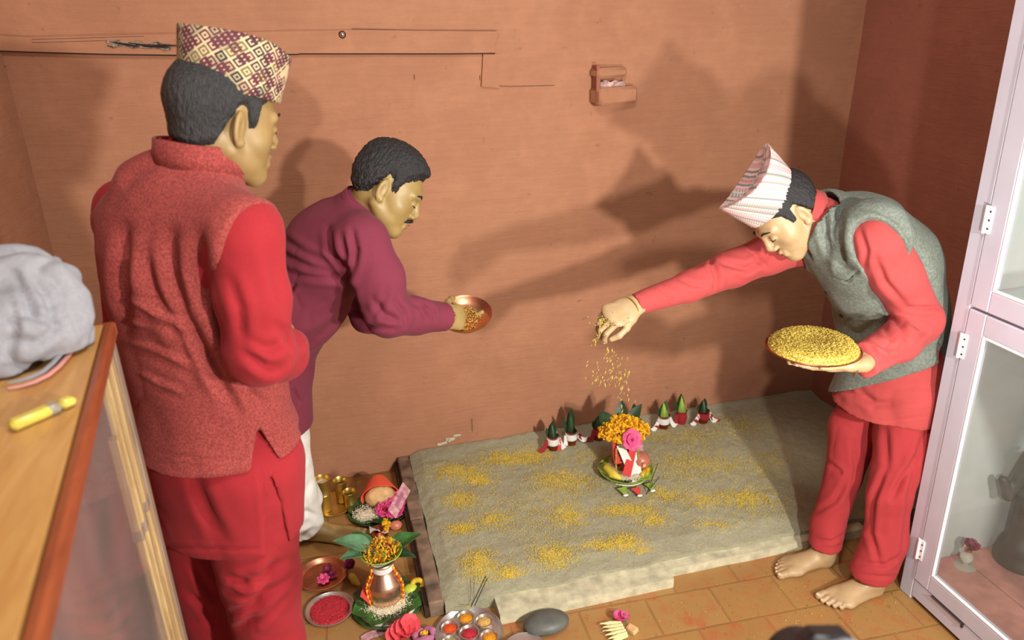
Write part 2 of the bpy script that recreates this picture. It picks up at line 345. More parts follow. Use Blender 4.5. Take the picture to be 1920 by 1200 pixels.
    def sheet(s, G3, th=.0008):     # grid of points -> thin solid sheet
        G3 = np.asarray(G3, float); a, b = G3.shape[:2]
        du = np.gradient(G3, axis=0); dv = np.gradient(G3, axis=1); N = np.cross(du, dv); N /= np.linalg.norm(N, axis=2, keepdims=True)+1e-12
        top = (G3+N*th/2).reshape(-1, 3); bot = (G3-N*th/2).reshape(-1, 3); n = a*b; F = []
        for i in range(a-1):
            for j in range(b-1):
                q = (i*b+j, (i+1)*b+j, (i+1)*b+j+1, i*b+j+1); F.append(q); F.append(tuple(n+x for x in reversed(q)))
        rim = [i*b for i in range(a)]+[(a-1)*b+j for j in range(1, b)]+[i*b+b-1 for i in range(a-2, -1, -1)]+[j for j in range(b-2, 0, -1)]
        for i in range(len(rim)): p, q = rim[i], rim[(i+1) % len(rim)]; F.append((q, p, n+p, n+q))
        return s.add(np.vstack([top, bot]), F)
    def leaf(s, base, d, length, width, up=(0, 0, 1), bend=.3, fold=.25, nu=9, nv=5, th=.0012):
        d = unit(d); w = unit(np.cross(d, up)); n = np.cross(w, d); G3 = []
        for i in range(nu):
            t = i/(nu-1); ww = width*(math.sin(math.pi*(t**.8)*.97+.03)); row = []
            for j in range(nv):
                q = (j/(nv-1)-.5); row.append(np.asarray(base)+d*length*t+w*ww*q+n*(abs(q)*ww*fold-bend*length*t*t+.02*length*math.sin(t*17+q*4)*.3))
            G3.append(row)
        return s.sheet(G3, th)
    def rock(s, c, r, rot=None): return s.ell(c, r, rot, 22, 14)
    def grain(s, c, d, l, r):
        d = unit(d); u = unit(np.cross(d, (.3, .5, .81))); w = np.cross(u, d); c = np.asarray(c)
        V = [c-d*l/2, c+u*r, c+w*r, c-u*r, c-w*r, c+d*l/2]
        return s.add(V, [(0, 2, 1), (0, 3, 2), (0, 4, 3), (0, 1, 4), (5, 1, 2), (5, 2, 3), (5, 3, 4), (5, 4, 1)])
    def build(s, name, mat, parent=None, smooth=True, sharp=40, mats=None):
        o = mesh_obj(name, s.V, s.F, mat, parent, smooth, sharp=sharp if smooth else None, mats=mats, fm=s.FM if mats else None); return o

def _hash(I, seed):
    h = (I[..., 0]*374761393+I[..., 1]*668265263+I[..., 2]*1274126177+seed*974711) & 0x7fffffff
    h = (h ^ (h >> 13))*1103515245 & 0x7fffffff; h = (h ^ (h >> 16))*12345701 & 0x7fffffff
    return (h & 0xffff)/32767.5-1
def vnoise(P, scale, seed=0, octaves=3):    # value noise, about -1..1
    P = np.asarray(P, float); out = np.zeros(len(P)); amp = 1; tot = 0; ca, sa = math.cos(.7), math.sin(.7)
    Q = np.stack([P[:, 0]*ca-P[:, 1]*sa, (P[:, 0]*sa+P[:, 1]*ca)*.8-P[:, 2]*.6, (P[:, 0]*sa+P[:, 1]*ca)*.6+P[:, 2]*.8], 1)+seed*7.13
    for o in range(octaves):
        X = Q*scale*1.6; I = np.floor(X).astype(np.int64); f = X-I; f = f*f*f*(f*(f*6-15)+10); v = 0
        for a in (0, 1):
            for b in (0, 1):
                for c in (0, 1):
                    w = (f[:, 0] if a else 1-f[:, 0])*(f[:, 1] if b else 1-f[:, 1])*(f[:, 2] if c else 1-f[:, 2]); v = v+w*_hash(I+np.array([a, b, c]), seed+o*17)
        out += amp*v; tot += amp*.7; scale *= 2.03; amp *= .5
    return out/tot

# ------------------------------------------------------------------ implicit surface modelling (smooth blends, marching on a grid)
def smin(a, b, k): h = np.clip(.5+.5*(b-a)/k, 0, 1); return b*(1-h)+a*h-k*h*(1-h)
class Field:
    def __init__(s, lo, hi, h):
        s.lo = np.asarray(lo, float); s.h = h; s.n = np.ceil((np.asarray(hi)-s.lo)/h).astype(int)+1
        s.v = np.full(s.n, .3, np.float32)
    def _sub(s, lo, hi, m):
        i0 = np.maximum(((lo-m-s.lo)/s.h).astype(int), 0); i1 = np.minimum(np.ceil((hi+m-s.lo)/s.h).astype(int)+1, s.n)
        if (i1 <= i0).any(): return None, None
        ax = [s.lo[a]+s.h*np.arange(i0[a], i1[a]) for a in range(3)]
        P = np.stack(np.meshgrid(*ax, indexing='ij'), -1).astype(np.float32)
        return tuple(slice(i0[a], i1[a]) for a in range(3)), P
    def add(s, prim, k=.012, grow=0.0):
        fn, lo, hi = prim; sl, P = s._sub(lo-grow, hi+grow, k+.025)
        if sl is None: return s
        d = (fn(P)-grow).astype(np.float32); s.v[sl] = smin(s.v[sl], d, k) if k > 0 else np.minimum(s.v[sl], d); return s
    def sub(s, prim, k=.006, grow=0.0):
        fn, lo, hi = prim; sl, P = s._sub(lo-grow, hi+grow, k+.02)
        if sl is None: return s
        d = (fn(P)-grow).astype(np.float32); s.v[sl] = -smin(-s.v[sl], d, k) if k > 0 else np.maximum(s.v[sl], -d); return s
    def clip(s, p, n, sl=None):      # keep the side n points away from
        ax = [s.lo[a]+s.h*np.arange(s.n[a]) for a in range(3)]; n = unit(n)
        d = (ax[0][:, None, None]-p[0])*n[0]+(ax[1][None, :, None]-p[1])*n[1]+(ax[2][None, None, :]-p[2])*n[2]
        s.v = np.maximum(s.v, d.astype(np.float32)); return s
    def cover(s, o, off):      # make this layer lie at least off outside layer o
        sl, P = s._sub(o.lo, o.lo+o.h*(o.n-1), 0)
        q = (P-o.lo)/o.h; q = np.clip(q, 0, o.n-1.001); I = q.astype(int); f = (q-I).astype(np.float32); v = np.zeros(q.shape[:3], np.float32)
        for a in (0, 1):
            for b in (0, 1):
                for c in (0, 1):
                    w = (f[..., 0] if a else 1-f[..., 0])*(f[..., 1] if b else 1-f[..., 1])*(f[..., 2] if c else 1-f[..., 2]); v += w*o.v[I[..., 0]+a, I[..., 1]+b, I[..., 2]+c]
        s.v[sl] = np.minimum(s.v[sl], v-off); return s
    def copy(s): c = Field(s.lo, s.lo, s.h); c.n = s.n; c.v = s.v.copy(); return c
    def grid(s):
        ax = [s.lo[a]+s.h*np.arange(s.n[a]) for a in range(3)]; return np.stack(np.meshgrid(*ax, indexing='ij'), -1)
    def mesh(s):
        f = s.v; f = np.where(f == 0, 1e-7, f); S = f < 0; nx, ny, nz = f.shape
        c = np.zeros((nx-1, ny-1, nz-1), np.int8)
        for a in (0, 1):
            for b in (0, 1):
                for d in (0, 1): c += S[a:nx-1+a, b:ny-1+b, d:nz-1+d]
        mk = (c > 0) & (c < 8); idx = -np.ones(c.shape, np.int64); I, J, K = np.nonzero(mk); idx[I, J, K] = np.arange(len(I))
        acc = np.zeros((len(I), 3)); cnt = np.zeros(len(I))
        for ax in range(3):
            o = [a for a in range(3) if a != ax]
            for a in (0, 1):
                for b in (0, 1):
                    d0 = [0, 0, 0]; d0[o[0]] = a; d0[o[1]] = b; d1 = list(d0); d1[ax] = 1
                    f0 = f[I+d0[0], J+d0[1], K+d0[2]]; f1 = f[I+d1[0], J+d1[1], K+d1[2]]; m = (f0 < 0) != (f1 < 0)
                    t = np.where(m, f0/(f0-f1+1e-12), 0); p = np.zeros((len(I), 3)); p[:, o[0]] = a; p[:, o[1]] = b; p[:, ax] = t
                    acc[m] += p[m]; cnt[m] += 1
        V = (acc/np.maximum(cnt, 1)[:, None]+np.stack([I, J, K], 1))*s.h+s.lo; Q = []
        for ax in range(3):
            sa = [slice(None)]*3; sb = [slice(None)]*3; sa[ax] = slice(0, -1); sb[ax] = slice(1, None)
            A, B = S[tuple(sa)], S[tuple(sb)]; g = np.stack(np.nonzero(A != B), 1); o = [(ax+1) % 3, (ax+2) % 3]
            g = g[(g[:, o[0]] > 0) & (g[:, o[1]] > 0) & (g[:, o[0]] < f.shape[o[0]]-1) & (g[:, o[1]] < f.shape[o[1]]-1)]
            if not len(g): continue
            ins = A[tuple(g.T)]; ids = []
            for a, b in ((1, 1), (0, 1), (0, 0), (1, 0)): q = g.copy(); q[:, o[0]] -= a; q[:, o[1]] -= b; ids.append(idx[tuple(q.T)])
            q = np.stack(ids, 1); q[~ins] = q[~ins][:, ::-1]; Q.append(q)
        return V, np.vstack(Q) if Q else np.zeros((0, 4), int)
def normals(V, F):
    n = np.cross(V[F[:, 2]]-V[F[:, 0]], V[F[:, 3]]-V[F[:, 1]]); N = np.zeros_like(V)
    for i in range(4): np.add.at(N, F[:, i], n)
    return N/(np.linalg.norm(N, axis=1, keepdims=True)+1e-12)
def relax(V, F, it=2, lam=.5):
    for _ in range(it):
        A = np.zeros_like(V); c = np.zeros(len(V))
        for i in range(4):
            a, b = F[:, i], F[:, (i+1) % 4]; np.add.at(A, a, V[b]); np.add.at(c, a, 1); np.add.at(A, b, V[a]); np.add.at(c, b, 1)
        V = V+lam*(A/np.maximum(c, 1)[:, None]-V)
    return V
def cap(a, b, ra, rb=None):
    a = np.asarray(a, float); b = np.asarray(b, float); rb = ra if rb is None else rb; ab = b-a; L = max(ab@ab, 1e-9)
    def fn(P):
        t = np.clip(((P-a)@ab)/L, 0, 1); return np.linalg.norm(P-a-t[..., None]*ab, axis=-1)-(ra+(rb-ra)*t)
    r = max(ra, rb); return fn, np.minimum(a, b)-r, np.maximum(a, b)+r
def ecap(a, b, A, B, side):      # A,B = (radius along side, radius across)
    a = np.asarray(a, float); b = np.asarray(b, float); ab = b-a; L = max(ab@ab, 1e-9); ax = unit(ab)
    sd = unit(np.asarray(side)-ax*(np.asarray(side)@ax)); nn = np.cross(ax, sd)
    def fn(P):
        t = np.clip(((P-a)@ab)/L, 0, 1); d = P-a-t[..., None]*ab; rs = A[0]+(B[0]-A[0])*t; rn = A[1]+(B[1]-A[1])*t; rm = np.minimum(rs, rn)
        q = np.sqrt(((d@sd)/rs)**2+((d@nn)/rn)**2+((d@ax)/rm)**2)
        return (q-1)*rm
    r = max(*A, *B); return fn, np.minimum(a, b)-r, np.maximum(a, b)+r
def ell(c, r, R3=None):
    c = np.asarray(c, float); r = np.asarray(r, float); Q = np.eye(3) if R3 is None else np.asarray(R3)   # columns = local axes
    def fn(P):
        q = (P-c)@Q; k = np.linalg.norm(q/r, axis=-1); return (k-1)*r.min()
    m = r.max(); return fn, c-m, c+m
def boxp(c, half, R3):
    c = np.asarray(c, float); half = np.asarray(half, float); Q = np.asarray(R3)
    def fn(P):
        q = np.abs((P-c)@Q)-half; return np.linalg.norm(np.maximum(q, 0), axis=-1)+np.minimum(q.max(axis=-1), 0)
    m = np.linalg.norm(half); return fn, c-m, c+m
def wedge(apex, left, right, y, ymax):      # gap opening downwards between two cut edges, as deep as ymax
    A, Lp, Rp = at(*apex, y), at(*left, y), at(*right, y); rr = unit(A-CC); n1 = unit(np.cross(Lp-A, rr)); n2 = unit(np.cross(Rp-A, rr)); mid = (Lp+Rp)/2-A
    if n1@mid > 0: n1 = -n1
    if n2@mid > 0: n2 = -n2
    def fn(P): q = P-A; return np.maximum(np.maximum(q@n1, q@n2), P[..., 1]-ymax)
    c = (A+Lp+Rp)/3; return fn, c-.16, c+.16
def chain(F, pts, rads, side=None, k=.015, grow=0.0):
    for i in range(len(pts)-1):
        if side is None: F.add(cap(pts[i], pts[i+1], rads[i], rads[i+1]), k, grow)
        else:
            sd = side[i] if isinstance(side, list) else side
            F.add(ecap(pts[i], pts[i+1], rads[i], rads[i+1], sd), k, grow)
    return F
def polyd(V, pts):
    best = np.full(len(V), 9.); T = np.zeros(len(V)); n = len(pts)-1
    for i in range(n):
        a = np.asarray(pts[i]); b = np.asarray(pts[i+1]); ab = b-a; t = np.clip((V-a)@ab/(ab@ab+1e-9), 0, 1)
        d = np.linalg.norm(V-a-t[:, None]*ab, axis=1); m = d < best; best[m] = d[m]; T[m] = (i+t[m])/n
    return best, T
def creases(V, N, items):       # items: (points, width, depth) -> furrow with a raised lip
    for pts, w, dp in items:
        d, T = polyd(V, pts); fade = np.sin(np.pi*np.clip(T*.94+.03, 0, 1))**.5
        V = V+N*((-dp*np.exp(-(d/w)**2)+.55*dp*np.exp(-((d-2.1*w)/(1.1*w))**2))*fade)[:, None]
    return V
def bounds(pts, m): P = np.array(pts); return P.min(0)-m, P.max(0)+m
def join(parts):
    V = []; F = []; b = 0
    for v, f in parts: V.append(v); F.append(f+b); b += len(v)
    return np.vstack(V), np.vstack(F)

# ------------------------------------------------------------------ head, hands, feet
def head_field(o, fwd, up, h=.0028, fat=1.0, neck_to=None, jaw=1.0, nose=1.0):
    up = unit(up); fwd = unit(np.asarray(fwd)-up*(np.asarray(fwd)@up)); rt = np.cross(fwd, up); Q = np.stack([rt, fwd, up], 1)
    L = lambda x, y, z: np.asarray(o)+rt*x+fwd*y+up*z
    pts = [L(x, y, z) for x in (-.12, .12) for y in (-.14, .16) for z in (-.17, .15)]
    if neck_to is not None: pts.append(np.asarray(neck_to))
    F = Field(*bounds(pts, .03), h)
    F.add(ell(L(0, -.014, .036), (.076*fat, .099, .088), Q), .001)
    F.add(ell(L(0, .030, -.012), (.064*fat, .064, .082), Q), .03)
    F.add(ell(L(0, .034, -.066), (.052*fat*jaw, .054, .042), Q), .03)
    F.add(ell(L(0, .078, -.098), (.022*jaw, .018, .018), Q), .025)
    for s in (-1, 1):
        F.add(ell(L(.046*s*fat, .042, -.024), (.024, .032, .026), Q), .02)
        F.add(cap(L(.058*s*fat*jaw, -.012, -.052), L(.016*s, .070, -.102), .015, .014), .025)
        F.add(cap(L(.012*s, .091, .026), L(.046*s, .076, .024), .010, .009), .014)
        F.sub(ell(L(.031*s, .103, .002), (.021, .014, .013), Q), .012)
        F.add(ell(L(.031*s, .082, .001), (.014, .013, .012), Q), .003)
        F.add(ell(L(.012*s, .101, -.034), (.0085*nose, .010, .0075), Q), .006)
    F.add(cap(L(0, .090, .018), L(0, .108, -.022), .0085, .010*nose), .012)
    F.add(cap(L(0, .108, -.024), L(0, .105, -.034), .010*nose, .0085*nose), .006)
    F.add(cap(L(-.018, .091, -.060), L(.018, .091, -.060), .006), .006); F.add(cap(L(-.008, .099, -.057), L(.008, .099, -.057), .0065), .006)
    F.add(cap(L(-.014, .093, -.072), L(.014, .093, -.072), .0075), .008)
    F.sub(cap(L(-.020, .105, -.0645), L(.020, .105, -.0645), .0022), .004)
    if neck_to is not None:
        F.add(cap(L(0, -.032, -.040), neck_to, .058, .064), .028)
    no_ear = F.v.copy()
    for s in (-1, 1):
        er = unit(rt*s*.55-fwd*.8); ef = np.cross(up, er)
        E3 = np.stack([er, ef, up], 1); ec = L(.080*s*fat, -.010, -.006)
        F.add(ell(ec, (.017, .0075, .033), E3), .005)
        F.sub(ell(ec+er*.001+ef*.010*(1 if (ef@rt)*s > 0 else -1), (.011, .007, .023), E3), .003)
        F.add(ell(L(.078*s*fat, -.002, -.034), (.007, .009, .009), Q), .006)
        F.add(cap(L(.082*s*fat, -.016, .012), L(.083*s*fat, -.016, -.018), .0035), .003)
    return F, L, Q, no_ear
def hair_obj(F, no_ear, L, Q, o, parent, line, thick=.011, mat=None, name='hair', seed=3, ztop=None, rough=.0012):
    G = F.grid(); q = (G-np.asarray(o))@Q; x, y, z = q[..., 0], q[..., 1], q[..., 2]
    Lz = np.interp(y, [p[0] for p in line], [p[1] for p in line])
    infl = np.clip((z-Lz)*.55, -.004, thick)*(1+.0*x)
    if ztop: infl = infl*(1+np.interp(z, [.06, .12], [0, ztop]))
    H = Field(F.lo, F.lo, F.h); H.n = F.n; H.v = np.maximum(no_ear-infl, (Lz-z)*.8-.001).astype(np.float32)
    V, Fc = H.mesh(); N = normals(V, Fc); ql = (V-np.asarray(o))@Q
    st = vnoise(ql*np.array([1, 1, .3]), 150, seed, 2)
    V = V+N*(st*rough)[:, None]
    return mesh_obj(name, V, Fc, mat or M['hair'], parent)
HAIRLINE = [(-.2, -.062), (-.075, -.060), (-.045, -.045), (-.028, .000), (-.012, .036), (.004, .034), (.012, -.004), (.026, -.004), (.034, .040), (.052, .052), (.066, .074), (.09, .080)]
def face_bits(L, Q, parent, scale=1, moustache=False, brow=.0035):
    for s in (-1, 1):
        m = MB(); m.tube([L(.014*s, .1005, .027), L(.030*s, .0975, .033), L(.050*s, .083, .027)], [brow*.8, brow, brow*.5], 8, .6, Q[:, 1]); m.build('eyebrow', M['brow'], parent)
        m = MB(); m.tube([L(.019*s, .0935, -.0035), L(.031*s, .0955, -.0055), L(.044*s, .088, -.003)], [.0012, .0022, .001], 6); m.build('eyelashes', M['eye'], parent)
    m = MB(); m.tube([L(-.019, .0915, -.0615), L(-.008, .1035, -.059), L(0, .104, -.060), L(.008, .1035, -.059), L(.019, .0915, -.0615)], [.002, .0035, .0035, .0035, .002], 8)
    m.tube([L(-.015, .095, -.070), L(0, .0995, -.0715), L(.015, .095, -.070)], [.002, .0042, .002], 8); m.build('lips', M['lip'], parent)
    if moustache:
        m = MB(); m.tube([L(-.029, .087, -.060), L(-.016, .100, -.050), L(0, .106, -.046), L(.016, .100, -.050), L(.029, .087, -.060)], [.002, .0062, .0058, .0062, .002], 10, 1.0); m.build('moustache', M['brow'], parent)
def hand_mesh(w, d, thumb, palm, curls=((20, 35, 25),)*4, spread=4, tcurl=(20, 25), h=.0022, size=1.0, fore=None, fr=.026, tdir=(.75, .75, .35)):
    """w wrist point, d towards fingers, thumb = side of thumb, palm = palm normal"""
    d = unit(d); thumb = unit(np.asarray(thumb)-d*(np.asarray(thumb)@d)); pn = np.cross(d, thumb)
    if pn@np.asarray(palm) < 0: pn = -pn
    P = lambda a, b, c: np.asarray(w)+size*(d*a+thumb*b+pn*c)
    pts = [P(a, b, c) for a in (-.03, .2) for b in (-.07, .11) for c in (-.06, .12)]
    if fore is not None: pts.append(np.asarray(fore))
    F = Field(*bounds(pts, .03), h)
    Q = np.stack([d, thumb, pn], 1)
    F.add(ell(P(.048, .000, .0), np.array((.052, .040, .0155))*size, Q), .001)
    F.add(ell(P(.078, .000, -.001), np.array((.020, .041, .0125))*size, Q), .012)
    F.add(ecap(P(-.01, 0, 0), P(.02, 0, 0), (.027*size, .020*size), (.030*size, .018*size), thumb), .015)
    F.add(ell(P(.035, .026, .009), np.array((.034, .016, .015))*size, Q), .012); F.add(ell(P(.040, -.026, .007), np.array((.034, .013, .012))*size, Q), .012)
    if fore is not None: F.add(ecap(P(-.005, 0, 0), fore, (.028*size, .021*size), (.036*size, .030*size), thumb), .015)
    offs = [.0295, .0100, -.0100, -.0285]; bl = [.086, .090, .086, .077]; ln = [(.043, .026, .021), (.047, .030, .022), (.043, .028, .022), (.034, .021, .019)]; rr = [.0090, .0092, .0088, .0078]
    nails = []
    for i in range(4):
        cur = P(bl[i], offs[i], 0); ang = 0; cc = curls[i if i < len(curls) else -1]; sp = math.radians(spread*(1.5-i)); dd = d*math.cos(sp)+thumb*math.sin(sp)
        F.add(cap(P(.05, offs[i]*.8, -.002), cur, .0095*size, rr[i]*size*1.08), .006)
        for j in range(3):
            ang += math.radians(cc[j]); v = dd*math.cos(ang)+pn*math.sin(ang); nx = cur+v*ln[i][j]*size
            F.add(cap(cur, nx, rr[i]*size*(1.05-.08*j), rr[i]*size*(.97-.09*j)), .0022); cur = nx
        back = dd*math.sin(ang)-pn*math.cos(ang); nails.append((cur-v*.003*size+back*rr[i]*size*.70, v, back, rr[i]*size*.62))
    tb = P(.022, .030, .006); td = unit(d*tdir[0]+thumb*tdir[1]+pn*tdir[2]); cur = tb; F.add(cap(P(.012, .012, .002), tb+td*.012*size, .017*size, .0145*size), .012)
    ang = 0; axis = unit(np.cross(td, d*1.0+pn*.8-thumb*.6)); perp = np.cross(axis, td)
    for j, (l, r) in enumerate(((.042, .0125), (.032, .0105), (.025, .0098))):
        ang += 0 if j == 0 else math.radians(tcurl[j-1]); v = td*math.cos(ang)+perp*math.sin(ang); nx = cur+v*l*size
        F.add(cap(cur, nx, r*size*1.04, r*size*.93), .004); cur = nx
    V, Fc = F.mesh(); return V, Fc, cur, nails
def foot_mesh(heel, d, inner, h=.003, size=.245, ankle=None, shin=None):
    """heel point on floor, d heading of the foot, inner = side of the big toe"""
    d = unit(d); inner = unit(inner); up = np.array([0, 0, 1.]); s = size/.25; P = lambda a, b, c: np.asarray(heel)+s*(d*a+inner*b+up*c)
    pts = [P(a, b, c) for a in (-.03, .27) for b in (-.07, .07) for c in (0, .13)]
    if shin is not None: pts.append(np.asarray(shin))
    F = Field(*bounds(pts, .03), h); Q = np.stack([d, inner, up], 1)
    F.add(ell(P(.028, 0, .026), np.array((.034, .029, .030))*s, Q), .001)
    F.add(ecap(P(.03, 0, .045), P(.150, .002, .026), (.030*s, .040*s), (.042*s, .022*s), inner), .02)
    F.add(ecap(P(.03, -.008, .018), P(.165, -.010, .014), (.026*s, .018*s), (.038*s, .014*s), inner), .015)
    F.add(ell(P(.172, .004, .017), np.array((.034, .044, .017))*s, Q), .015)
    F.add(ell(P(.180, .028, .018), np.array((.026, .018, .017))*s, Q), .01)
    F.add(ell(P(.045, .030, .070), np.array((.014, .010, .014))*s, Q), .014); F.add(ell(P(.040, -.030, .062), np.array((.014, .010, .014))*s, Q), .014)
    top = shin if shin is not None else P(.035, 0, .16)
    F.add(cap(P(.042, 0, .060), top, .034*s, .033*s), .03)
    b = [.032, .0125, -.0045, -.020, -.0335]; st = [.190, .197, .192, .183, .170]; ln = [.040, .034, .031, .027, .024]; rr = [.0135, .0092, .0088, .0084, .0082]; nails = []
    for i in range(5):
        a = P(st[i], b[i], .017 if i else .016); k = P(st[i]+ln[i]*.5, b[i]*1.05, .019 if i else .017); e = P(st[i]+ln[i], b[i]*1.08, .0105 if i else .0135)
        F.add(cap(a, k, rr[i]*s*.95, rr[i]*s), .006); F.add(cap(k, e, rr[i]*s, rr[i]*s*1.02), .002)
        nails.append((e+up*rr[i]*s*.72+d*rr[i]*.35*s, d, up, rr[i]*s*.55))
    F.clip(np.asarray(heel), (0, 0, -1))
    V, Fc = F.mesh(); return V, Fc, nails
def nail_objs(nails, parent, name):
    for c, d, n, r in nails:
        m = MB(); w = np.cross(d, n); Q = np.stack([unit(d), unit(w), unit(n)], 1); m.ell(c, (r*1.15, r, r*.45), Q, 10, 6); m.build(name, M['nail'], parent)
def topi(o, fwd, up, parent, mat, back_h=.115, front_h=.095, rx=.083, ry=.099, flare=.012, tall=.0, bulge=.0):
    up = unit(up); fwd = unit(np.asarray(fwd)-up*(np.asarray(fwd)@up)); rt = np.cross(fwd, up)
    L = lambda x, y, z: np.asarray(o)+rt*x+fwd*y+up*z
    n = 72; V = []; UV = []; F = []; rings = []
    def ring(fr, cz, drop=0, uvv=None):
        row = []
        for i in range(n+1):
            a = 2*math.pi*i/n; sx, cy = math.sin(a), math.cos(a)
            bx, by = rx*sx, ry*cy
            lens = (abs(sx)**1.0)*(1.0-.06*abs(cy)); tx = (rx*.86)*math.copysign(lens, sx) if abs(sx) > 1e-6 else 0; ty = (ry+flare)*cy*(1.0+.05*abs(cy)**3)
            h = (front_h*(1+cy)/2+back_h*(1-cy)/2)+tall*(abs(cy)**2.2)+bulge*(1-abs(cy)**2)-.006
            x = bx+(tx-bx)*fr; y = by+(ty-by)*fr
            row.append(((x*cz[0], y*cz[1], h*fr-drop*(1-abs(cy)**3)), (a*.09, h*fr if uvv is None else h+uvv)))
        return row
    R_ = [ring(t, (1, 1)) for t in (0, .08, .2, .35, .5, .65, .8, .92, 1.0)]
    R_ += [ring(1.0, (.95, .985), .003, .004), ring(1.0, (.86, .96), .016, .012), ring(1, (.60, .93), .030, .03), ring(1, (.3, .92), .022, .05), ring(1, (.06, .92), .012, .07)]
    for r in R_:
        for p, u in r: V.append(L(*p)); UV.append(u)
    w = n+1
    for k in range(len(R_)-1):
        for i in range(n): F.append((k*w+i, (k+1)*w+i, (k+1)*w+i+1, k*w+i+1))
    V = np.array(V); V = V+up*(vnoise(V, 9, 5, 2)*.0018)[:, None]+rt*(vnoise(V, 11, 8, 2)*.002)[:, None]
    ob = mesh_obj('cap', V, F, mat, parent, uv=UV)
    m = ob.modifiers.new('thickness', 'SOLIDIFY'); m.thickness = .003; m.offset = -1
    return ob
def body_obj(parts, mat, parent):
    V, Fc = join(parts); return mesh_obj('body', V, Fc, mat, parent)
def cloth(F, mat, name, parent, cr=(), wr=.0025, wsc=7, seed=1, rx=2, stretch=(1, 1, 1), ridge=.0032):
    V, Fc = F.mesh()
    if rx: V = relax(V, Fc, rx, .5)
    N = normals(V, Fc); V = V+N*(vnoise(V*np.array(stretch), wsc, seed, 3)*wr)[:, None]
    rn = vnoise(V*np.array(stretch)+.04*np.stack([vnoise(V, 4, 51, 2), vnoise(V, 4, 52, 2), vnoise(V, 4, 53, 2)], 1), 4.5, seed+40, 2); V = V-N*(ridge*np.clip(1-np.abs(rn)*2.2, 0, 1)**2*np.clip(vnoise(V, 2.2, seed+60, 2)+.35, 0, 1))[:, None]
    if cr: V = creases(V, normals(V, Fc), [(p, w*.9, d*1.25) for p, w, d in cr])
    return mesh_obj(name, V, Fc, mat, parent)
def fold(V, N, items):      # furrows traced on the visible side: (photo points, width m, depth m)
    D = V-CC; z = D@CF; X = np.stack([960+CAM_F*(D@CR)/z, 600-CAM_F*(D@CU)/z, 0*z], 1); face = np.clip(-(N*(D/np.linalg.norm(D, axis=1, keepdims=True))).sum(1)*3, 0, 1)
    mpp = z/CAM_F
    for pts, w, dp in items:
        d, T = polyd2(X, [(p[0], p[1], 0) for p in pts]); d = d*mpp; fade = np.sin(np.pi*np.clip(T*.94+.03, 0, 1))**.6*face
        V = V+N*((-dp*np.exp(-(d/w)**2)+.5*dp*np.exp(-((d-2.1*w)/(1.2*w))**2))*fade)[:, None]
    return V
def polyd2(V, pts):
    best = np.full(len(V), 1e9); T = np.zeros(len(V)); n = len(pts)-1
    for i in range(n):
        a = np.asarray(pts[i], float); b = np.asarray(pts[i+1], float); ab = b-a; t = np.clip((V-a)@ab/(ab@ab+1e-9), 0, 1)
        d = np.linalg.norm(V-a-t[:, None]*ab, axis=1); m = d < best; best[m] = d[m]; T[m] = (i+t[m])/n
    return best, T
creases = fold

def hit(F, px, py, lift=0.0, t0=.6):      # first surface of a field seen at a photo point
    d = unit(ray(px, py)); ts = np.arange(t0, 3.6, .003); P = CC+ts[:, None]*d; I = np.round((P-F.lo)/F.h).astype(int); ok = ((I >= 0) & (I < F.n)).all(1)
    for t, i, o in zip(ts, I, ok):
        if o and F.v[i[0], i[1], i[2]] < 0: return CC+d*(t-lift)
    return CC+d*2
def mark(): return set(o.name for o in COL.objects)
def grow(seen, c, k):      # enlarge the things built since mark() about point c
    k = np.array([k]*3) if np.isscalar(k) else np.array(k)
    for o in COL.objects:
        if o.name not in seen and o.parent is None:
            l = np.array(o.location); o.location = tuple(np.asarray(c)+(l-c)*k); o.scale = tuple(k)
# ================================================================== THE SETTING
WY, WR, WL = 2.93, 2.30, -.97
def wall_grid(name, a, b, c, n, m, mat, normal, amp=.004, seed=0, th=.12):
    a, b, c = map(np.asarray, (a, b, c)); V = []
    for i in range(n+1):
        for j in range(m+1): V.append(a+(b-a)*i/n+(c-a)*j/m)
    V = np.array(V, float); nn = np.asarray(normal, float); V2 = V+nn*(vnoise(V, .9, seed, 4)*amp)[:, None]; F = []
    for i in range(n):
        for j in range(m): q = (i*(m+1)+j, (i+1)*(m+1)+j, (i+1)*(m+1)+j+1, i*(m+1)+j+1); F.append(q)
    k = len(V2); cr = [0, n*(m+1), n*(m+1)+m, m]; back = [V[i]-nn*th for i in cr]
    rim = [i*(m+1) for i in range(n)]+[n*(m+1)+j for j in range(m)]+[i*(m+1)+m for i in range(n, 0, -1)]+[j for j in range(m, 0, -1)]
    V3 = np.vstack([V2, V2[rim]-nn*th]); F.append(tuple(range(k, k+len(rim))))
    for i in range(len(rim)): j = (i+1) % len(rim); F.append((rim[j], rim[i], k+i, k+j))
    o = mesh_obj(name, V3, F, mat, None, sharp=50); return tag(o, kind='structure')
wall_grid('wall_back', (WL-.1, WY, -.05), (WR+.1, WY, -.05), (WL-.1, WY, 3.2), 160, 150, M['wall'], (0, -1, 0), .006, 2)
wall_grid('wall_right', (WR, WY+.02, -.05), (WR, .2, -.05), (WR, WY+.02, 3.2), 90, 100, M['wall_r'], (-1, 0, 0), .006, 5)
wall_grid('wall_left', (WL, .6, -.05), (WL, WY+.02, -.05), (WL, .6, 3.2), 60, 90, M['wall'], (1, 0, 0), .008, 8)
b = MB(); b.box((.65, 1.2, -.03), (3.7, 3.7, .06)); tag(b.build('floor', M['floor'], None, False), kind='structure')
